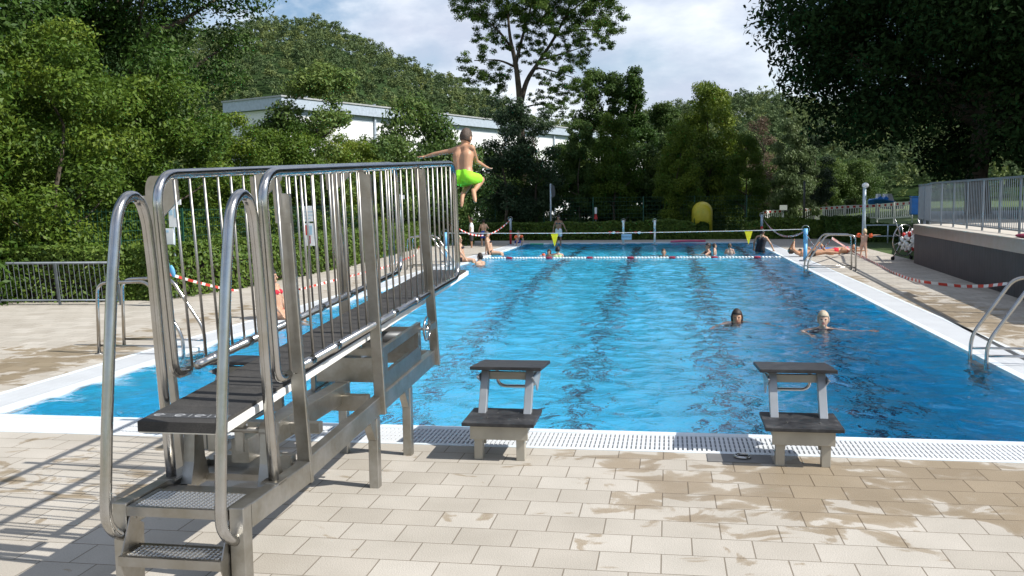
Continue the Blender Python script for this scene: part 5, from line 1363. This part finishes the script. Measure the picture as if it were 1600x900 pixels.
# lamp / flag pole far right and a pole by the fence
for u, v0, y, rr_, lb in ((1256,283,44.0,.05,'slim dark pole beyond the hedges in front of the willow'),(1142,262,43.0,.045,'slim grey pole behind the wire fence right of the yellow shell')):
    if u == 1142: continue
    f = at_y(u, 350, y); t = at_y(u, v0, y); o = empty('lamp_pole', (f.x, y, 0), lb, 'pole'); MB().cyl((f.x,y,0),(f.x,y,t.z),rr_,10).build('pole', M['dark_steel'], o, True); MB().cyl((f.x,y,t.z),(f.x,y,t.z+.03),rr_*1.3,10).build('cap', M['dark_steel'], o, True)
# shower post
f = at_z(1349, 385); f = at_y(1349, 385, 27.5); t = at_y(1349, 288, 27.5)
sp_ = empty('shower_post', (f.x, 27.5, 0), 'tall grey-blue shower post with a white head beside the toddler', 'shower post')
MB().cyl((f.x,27.5,0),(f.x,27.5,t.z),.062,14).build('column', M['galv_light'], sp_, True); MB().ell((f.x+.02,27.46,t.z-.04), (Vector((.12,0,0)),Vector((0,.11,0)),Vector((0,0,.10))), 14, 10).build('shower_head', M['white_plastic'], sp_, True)
MB().cyl((f.x,27.5,0),(f.x,27.5,.02),.14,16).build('base_plate', M['galv'], sp_, True)

# ================================================================== YELLOW SHELL, BOAT, BARRIER
D_ = 37.4; a = at_y(1082, 361, D_); b = at_y(1112, 361, D_); t = at_y(1097, 316, D_)
ys_ = empty('slide_shell', ((a.x+b.x)/2, D_, 0), 'yellow plastic arched shell with rounded top standing behind the low dark hedge', 'play shell')
w_ = (b.x-a.x); cx = (a.x+b.x)/2; zt = t.z; r_ = w_/2
outl = [(-r_,0),(-r_,zt-r_)]+[(-r_*math.cos(x), zt-r_+r_*math.sin(x)) for x in np.linspace(.15, PI-.15, 13)]+[(r_,zt-r_),(r_,0)]
vs = []; fs = []
for dp, s_ in ((0,1.0),(.05,1.0),(.30,.93),(.46,.80),(.52,.60)):
    for p_, q_ in outl: vs.append((cx+p_*s_, D_-dp, (q_-.0)*(1 if s_ == 1 else (.5+.5*s_)) ))
n_ = len(outl)
for j in range(4):
    for i in range(n_-1): fs.append((j*n_+i, j*n_+i+1, (j+1)*n_+i+1, (j+1)*n_+i))
fs.append(tuple(range(4*n_, 5*n_)))
o = MB().add(vs, fs).build('shell', M['yellow_plastic'], ys_, True); so = o.modifiers.new('thick', 'SOLIDIFY'); so.thickness = .03
MB().tube([(cx+p_*1.0, D_-.0, q_) for p_, q_ in outl], .035, 8).build('rim', M['yellow_plastic'], ys_, True)
hseg(1088, 1107, 36.9, 347, .5, 2500, 'small dark clipped bush right in front of the yellow shell', .2)

# blue boat on the lawn
bt_c = at_d(1382, 318, 66); bt = empty('play_boat', (bt_c.x, bt_c.y, float(gz(bt_c.x, bt_c.y))), 'blue boat-shaped play structure with two white uprights behind the red and white barrier', 'play boat')
rgt = Vector((_R[0], _R[1], 0)).normalized(); fwd_ = Vector((-rgt.y, rgt.x, 0)); kx = 66/F_
W2 = lambda du, dv, dep=0: Vector(bt_c)+rgt*du*kx+Vector((0,0,-dv*kx))+fwd_*dep
secs = []
for du, hw, top, bot in ((-24,.05,-5,0),(-18,.45,-7,3),(-8,.75,-7,6),(4,.85,-4,8),(14,.80,-1,8),(24,.70,1,8)):
    secs.append([W2(du, top, -hw), W2(du, top+1.5, -hw), W2(du, bot, -hw*.45), W2(du, bot, hw*.45), W2(du, top+1.5, hw), W2(du, top, hw)])
mb = MB(); vs = [p for s in secs for p in s]; fs = []
for j in range(len(secs)-1):
    for i in range(5): fs.append((j*6+i, j*6+i+1, (j+1)*6+i+1, (j+1)*6+i))
    fs.append((j*6+5, j*6, (j+1)*6, (j+1)*6+5))
fs += [tuple(range(5,-1,-1)), tuple(len(vs)-6+i for i in range(6))]
mb.add(vs, fs).build('hull', M['blue_plastic'], bt)
MB().bar(W2(-6,-9), W2(-12,-4), .5, .25).bar(W2(2,-9), W2(-3,-3), .5, .25).build('seat', M['blue_plastic'], bt)
for du, wd in ((-9,5),(1,5)): MB().bar(W2(du,-2), W2(du,-14), wd*kx, .35, tuple(fwd_)).build('upright', M['white_plastic'], bt)
MB().prism([(3,-14),(9,-14),(15,4),(3,4)], lambda p_, q_, w: W2(p_, q_, w), .35).build('grey_back', M['concrete'], bt)
for du in (-10, 12):
    g_ = W2(du, 6); MB().cyl((g_.x,g_.y,float(gz(g_.x,g_.y))), g_, .12, 8).build('support', M['galv'], bt)

# red and white construction barriers on the lawn
def barrier():
    us_ = [1192, 1222, 1254, 1287, 1320, 1370, 1398, 1427]; vt = [329, 327.5, 326, 323.5, 321, 319, 316.5, 314]; dist = [60,61,62,63,64,58,57,56]; H_ = .92
    lbl = ['at the left end of the row','second from the left end','behind the slim dark pole','left of the grey shower post','right behind the grey shower post','below the blue boat','right of the blue boat','']
    for i in range(7):
        if i == 4: a = at_d(us_[4], vt[4], dist[4]); b = at_d(1370, 319, 64)
        else: a = at_d(us_[i], vt[i], dist[i]); b = at_d(us_[i+1], vt[i+1], dist[i+1] if i != 4 else 64)
        d = (b-a); d.z = 0; L = d.length; d.normalize(); n_ = Vector((-d.y, d.x, 0))
        bt_ = empty('site_barrier', (a.x, a.y, min(a.z, b.z)-H_), 'white slatted barrier with red blocks along its top, '+lbl[i], 'barrier', 'site barriers along the lawn')
        P = lambda s, z, o=0: a+d*s+n_*o+Vector((0,0,z+(b.z-a.z)*s/L))
        MB().bar(P(.02,-.10), P(L-.02,-.10), .035, .20).build('top_board', M['white_plastic'], bt_)
        MB().bar(P(.02,-H_+.08), P(L-.02,-H_+.08), .03, .08).build('bottom_rail', M['white_plastic'], bt_)
        k = max(3, int(L/.36))
        for j in range(k):
            s = L*(j+.5)/k; MB().bar(P(s-.085,-.10), P(s+.085,-.10), .039, .13).build('red_block', M['red_plastic'], bt_)
        k = max(4, int(L/.14)); m = MB()
        for j in range(k): s = L*(j+.5)/k; m.bar(P(s,-.20), P(s,-H_+.1), .02, .055, tuple(d))
        tag(m.build('slat_panel', M['white_plastic'], bt_))
        for s in (.05, L-.05): MB().bar(P(s,.03), P(s,-H_-.25), .05, .05, tuple(d)).build('barrier_post', M['white_plastic'], bt_)
barrier()
# white and red info sheet on a stake at the barrier
c = at_d(1224, 321, 59.5); st_ = empty('info_stake', (c.x, c.y, float(gz(c.x,c.y))), 'white and grey sheet on a stake in front of the left site barriers', 'sign'); MB().cyl((c.x,c.y,float(gz(c.x,c.y))),(c.x,c.y,c.z),.03,8).build('stake', M['galv'], st_); MB().box((c.x-.22,c.y-.06,c.z-.28),(c.x+.22,c.y-.035,c.z+.02)).build('sheet', M['sign_white'], st_)

# ================================================================== RIGHT TERRACE
cm_, nt, b = new_mat('dark_vertical_cladding')
tc = N(nt, 'ShaderNodeTexCoord'); wv = N(nt, 'ShaderNodeTexWave'); wv.wave_type = 'BANDS'; wv.bands_direction = 'Y'; wv.inputs['Scale'].default_value = 1.6; nt.links.new(tc.outputs['Object'], wv.inputs[0])
n_ = noise_node(nt, 3, 4); r_ = ramp(nt, n_.outputs[0], [(.3, (.026,.026,.032)), (.7, (.042,.042,.05))]); nt.links.new(r_.outputs[0], b.inputs['Base Color']); b.inputs['Roughness'].default_value = .6
rr_ = ramp(nt, wv.outputs[0], [(.0, (0,0,0)), (.06, (1,1,1))]); bp = N(nt, 'ShaderNodeBump'); bp.inputs['Distance'].default_value = .01; nt.links.new(rr_.outputs[0], bp.inputs['Height']); nt.links.new(bp.outputs[0], b.inputs['Normal'])
M['clad'] = cm_
def terrace():
    w0, w1 = Vector((5.60,19.35,0)), Vector((4.92,6.5,0)); d = (w1-w0).normalized(); n_ = Vector((-d.y, d.x, 0))
    n_ = n_ if n_.x > 0 else -n_
    L = (w1-w0).length; H_ = 1.045
    root = empty('terrace_wall', (5.3,13,0), 'raised terrace with dark vertical cladding and a shiny steel trim along the right-hand deck', 'terrace')
    P = lambda s, o, z: w0+d*s+n_*o+Vector((0,0,z))
    def blk(m, s0, s1, o0, o1, z0, z1):
        return m.add([P(s0,o0,z0),P(s1,o0,z0),P(s1,o1,z0),P(s0,o1,z0),P(s0,o0,z1),P(s1,o0,z1),P(s1,o1,z1),P(s0,o1,z1)], [(3,2,1,0),(4,5,6,7),(0,1,5,4),(1,2,6,5),(2,3,7,6),(3,0,4,7)])
    blk(MB(), 0, L, 0, 16, -.05, .79).build('cladding', M['clad'], root)
    pp = [(6.1,19.40),(11.6,43),(24,43),(21.5,19.40)]; MB().prism(pp, lambda p, q, w: Vector((p, q, H_/2-.04+w)), H_).build('rear_platform', M['dark_steel'], root)
    tr = blk(MB(), -.03, L, -.03, 16, .792, H_-.02).build('steel_trim', M['trim'], root)
    blk(MB(), -.03, L, -.03, 16, H_-.018, H_).build('coping', M['concrete'], root)
    blk(MB(), 0, L, 1.3, 16, H_+.003, H_+.02).build('terrace_paving', M['concrete'], root)
    # railing
    rl = empty('terrace_railing', P(0,.35,H_), 'tall grey bar railing on top of the raised terrace at the right', 'railing')
    o_ = .38; zt = 2.135; zb = 1.13
    MB().bar(P(.0,o_,zt), P(L,o_,zt), .05, .04).build('top_rail', M['rail_grey'], rl); MB().bar(P(0,o_,zb), P(L,o_,zb), .04, .03).build('bottom_rail', M['rail_grey'], rl)
    k = 0; s = .02
    while s < L:
        MB().bar(P(s,o_,H_), P(s,o_,zt-.02), .03, .06, tuple(d)).build('railing_post', M['rail_grey'], rl); s += 1.28
    i = 0; s = .10
    m = MB(); 
    while s < min(L, 12.5) and i < 98:
        MB().bar(P(s,o_,zb+.015), P(s,o_,zt-.02), .012, .012, tuple(d)).build('bar', M['rail_grey'], rl); s += .132; i += 1
    # side wing of the railing running back from the far corner
    wg = empty('terrace_railing', P(0,.45,H_), 'grey railing wing running back from the far terrace corner before the blue bins', 'railing')
    Q = lambda t, z: P(-.04, .40, z)+(n_*.10-d).normalized()*t
    MB().bar(Q(.05,zt-.02), Q(3.0,zt-.02), .045, .04).build('top_rail', M['rail_grey'], wg); MB().bar(Q(.05,zb), Q(3.0,zb), .04, .03).build('bottom_rail', M['rail_grey'], wg)
    for t_ in (1.5, 3.0): MB().bar(Q(t_,.2), Q(t_,zt), .07, .05, tuple(d)).build('railing_post', M['rail_grey'], wg)
    for k in range(1, 27): MB().bar(Q(.05+k*.11,zb), Q(.05+k*.11,zt-.03), .016, .022, tuple(d)).build('bar', M['rail_grey'], wg)
    # name sign on the railing
    s_ = 8.85; c = P(s_, o_-.05, 2.035); e_ = d
    sg = empty('railing_sign', c, 'white sign with dark lettering fixed near the right end of the terrace railing', 'sign')
    MB().bar(P(s_-.46,o_-.05,2.03), P(s_+.46,o_-.05,2.03), .016, .18).build('panel', M['sign_white'], sg)
    az = math.atan2(d.y, d.x)
    text('Bademeister', .155, P(s_, o_-.0605, 2.025), (PI/2, 0, az), M['ink'], sg)
    # things and people on the terrace
    bn = 0
    for t_, lb in ((.95,'blue bin behind the terrace railing wing, the left one of two'),(1.75,'blue bin behind the terrace railing wing, the right one of two')):
        q = at_d({.95: 1428, 1.75: 1439}[t_], 337, 39.5); q.z = H_+.03; bb = empty('bin', q, lb, 'bin', 'blue bins by the terrace')
        MB().box((q.x-.13,q.y-.2,q.z-.0),(q.x+.13,q.y+.2,q.z+.66)).build('body', M['blue_plastic'], bb, bevel=.03); MB().box((q.x-.14,q.y-.22,q.z+.665),(q.x+.14,q.y+.22,q.z+.71)).build('lid', M['blue_plastic'], bb, bevel=.02)
    mt = empty('bath_mat', P(8.9,.16,H_), 'dark red towel lying on the terrace coping below the railing sign', 'towel')
    mm = MB(); 
    for k in range(5): mm.ell(P(8.6+.16*k,.16,H_+.03), (d*.14, n_*.10, Vector((0,0,.032+.012*(k % 2)))), 12, 6)
    mm.build('cloth', cloth('dark_red_towel', (.28,.03,.07)), mt, True)
    # bench with slats beyond the railing
    bc = empty('bench', P(6.9,2.4,H_+.02), 'long pale bench on the terrace seen through the railing bars', 'bench')
    for k in range(3): blk(MB(), 5.6, 8.6, 2.2+k*.16, 2.33+k*.16, H_+.40, H_+.44).build('seat', M['concrete'], bc)
    for s2 in (5.8, 8.4): blk(MB(), s2, s2+.08, 2.22, 2.62, H_+.02, H_+.395).build('leg', M['galv'], bc)
    zs = H_+.02
    yaw = math.atan2(-n_.y, -n_.x)-PI/2
    person('bather with red and white top sitting on the terrace bench behind the right-hand railing', P(5.9,2.42,H_+.52), yaw, 1.55, 'fair', ('dark','short'), legL=((-.1,1,-.05),(0,.1,-1)), legR=((.1,1,-.05),(0,.1,-1)), wear=(('tee','red'),('shorts','white')), group='bathers on the terrace')
    person('bare-backed bather in dark trunks sitting on the terrace floor behind the railing', P(7.6,1.25,zs+.12), yaw+1.2, 1.5, 'mid', ('dark','crop'), spine=(0,.45,1), legL=((-.3,1,.05),(.2,-.3,-.2)), legR=((.3,1,.05),(-.2,-.3,-.2)), wear=(('shorts','navy'),), group='bathers on the terrace')
    person('bather in a striped red and white shirt standing below the white sign behind the railing', P(9.05,2.9,zs+.70), yaw+.4, 1.5, 'fair', ('brown','short'), wear=(('tee','pink'),('shorts','white')), armL=((-.5,.5,-.7),(.2,.8,.2)), group='bathers on the terrace')
    person('child in pink swimwear standing on the terrace behind the middle of the railing', P(4.6,2.6,zs+.62), yaw-.3, 1.3, 'mid', ('dark','long'), wear=(('suit','pink'),), group='bathers on the terrace', hs=1.1)
    return P, d, n_
TP, Td, Tn = terrace()

# rope reel trolley against the terrace corner
c = at_y(1432, 380, 20.2); c.z = .56
rl = empty('rope_reel', (c.x, c.y, 0), 'rope reel trolley loaded with red and white floats beside the terrace corner', 'rope reel')
ax = Vector((.55,-.83,0)).normalized(); ux = Vector((.83,.55,0))
for o_ in (-.42, .42):
    w = MB().tube([c+ax*o_+(ux*math.cos(t)+Vector((0,0,1))*math.sin(t))*.44 for t in np.linspace(0, 2*PI, 29)[:-1]], .018, 8, True)
    for k in range(4): t = PI*k/4+.3; e = (ux*math.cos(t)+Vector((0,0,1))*math.sin(t))*.44; w.cyl(c+ax*o_-e, c+ax*o_+e, .012, 6)
    w.build('wheel', M['tube'], rl, True)
MB().cyl(c-ax*.5, c+ax*.5, .03, 10).build('axle', M['tube'], rl, True)
for o_ in (-.5, .5):
    MB().tube(fillet([c+ax*o_-ux*.35+Vector((0,0,-.50)), c+ax*o_, c+ax*o_+ux*.35+Vector((0,0,-.50))], .05, 3), .018, 8).build('stand', M['tube'], rl, True)
    MB().tube([c+ax*o_*.8-ux*.1, c+ax*o_*.8-ux*.42+Vector((0,0,.62))], .018, 8).build('push_handle', M['tube'], rl, True)
    for sx in (-.35,.35): MB().cyl(c+ax*(o_-.02)+ux*sx+Vector((0,0,-.50)), c+ax*(o_+.02)+ux*sx+Vector((0,0,-.50)), .055, 12).build('castor', M['black'], rl, True)
rng = random.Random(4); fw = None
for k in range(9):
    for j in range(11):
        t = 2*PI*j/11+k*.2; r = .17+.13*rng.random(); e = c+ax*(-.32+.08*k)+(ux*math.cos(t)+Vector((0,0,1))*math.sin(t))*r
        MB().tube([e-ax*.035, e-ax*.015, e+ax*.015, e+ax*.035], [.035,.055,.055,.035], 8).build('red_float' if (j+k//2) % 4 == 0 else 'white_float', M['red_plastic'] if (j+k//2) % 4 == 0 else M['white_plastic'], rl, True)

# grey two-bar rail behind the toddler
gr = empty('deck_rail', at_y(1390, 390, 30.5), 'grey two-bar rail in front of the sunlit hedge behind the toddler', 'railing')
a = at_y(1352, 352, 30.5); b = at_y(1406, 352, 30.5)
z1 = a.z; z2 = at_y(1380, 369, 30.5).z
for z in (z1, z2): MB().cyl((a.x,30.5,z), (b.x,30.5,z), .024, 8).build('rail', M['galv_light'], gr, True)
for x in (a.x+.02, (a.x+b.x)/2+.2, b.x): MB().cyl((x,30.5,0), (x,30.5,z1), .026, 8).build('rail_post', M['galv_light'], gr, True)
# paddling basin edge strip and towels
tb = at_z(1305, 385); o = empty('bath_towel', (tb.x, tb.y, 0), 'blue towel spread on the deck behind the lying women', 'towel')
a = at_z(1268, 389); b = at_z(1330, 387)
mb = MB(); n1_, n2_ = 24, 8
vs = [(a.x+(b.x-a.x)*i/n1_, a.y+.9*j/n2_-.2, .012+.008*math.sin(i*1.3)*math.sin(j*.9)) for j in range(n2_+1) for i in range(n1_+1)]
mb.add(vs, [(j*(n1_+1)+i, j*(n1_+1)+i+1, (j+1)*(n1_+1)+i+1, (j+1)*(n1_+1)+i) for j in range(n2_) for i in range(n1_)])
t_ = mb.build('cloth', cloth('blue_towel', (.05,.16,.42)), o, True); so = t_.modifiers.new('thick','SOLIDIFY'); so.thickness = .012
# foam pool toys at the far edge
q = at_z(842, 382.3); o = empty('foam_mat', q, 'green and white foam mat lying at the far left edge of the pool', 'foam mat'); MB().box((q.x-.35,q.y-.1,.005),(q.x+.20,q.y+.15,.05)).build('green_part', M['green_foam'], o, bevel=.01); MB().box((q.x+.202,q.y-.1,.005),(q.x+.42,q.y+.15,.05)).build('white_part', M['white_plastic'], o, bevel=.01)
a = at_z(1048, 379.5); b = at_z(1102, 378.5); o = empty('pool_noodle', a, 'long pink foam noodle lying along the far edge of the pool', 'pool noodle'); MB().tube(fillet([(a.x,a.y,.05),((a.x+b.x)/2,a.y+.15,.07),(b.x,b.y,.05)], .5, 5), .045, 10).build('foam', M['pink_foam'], o, True)
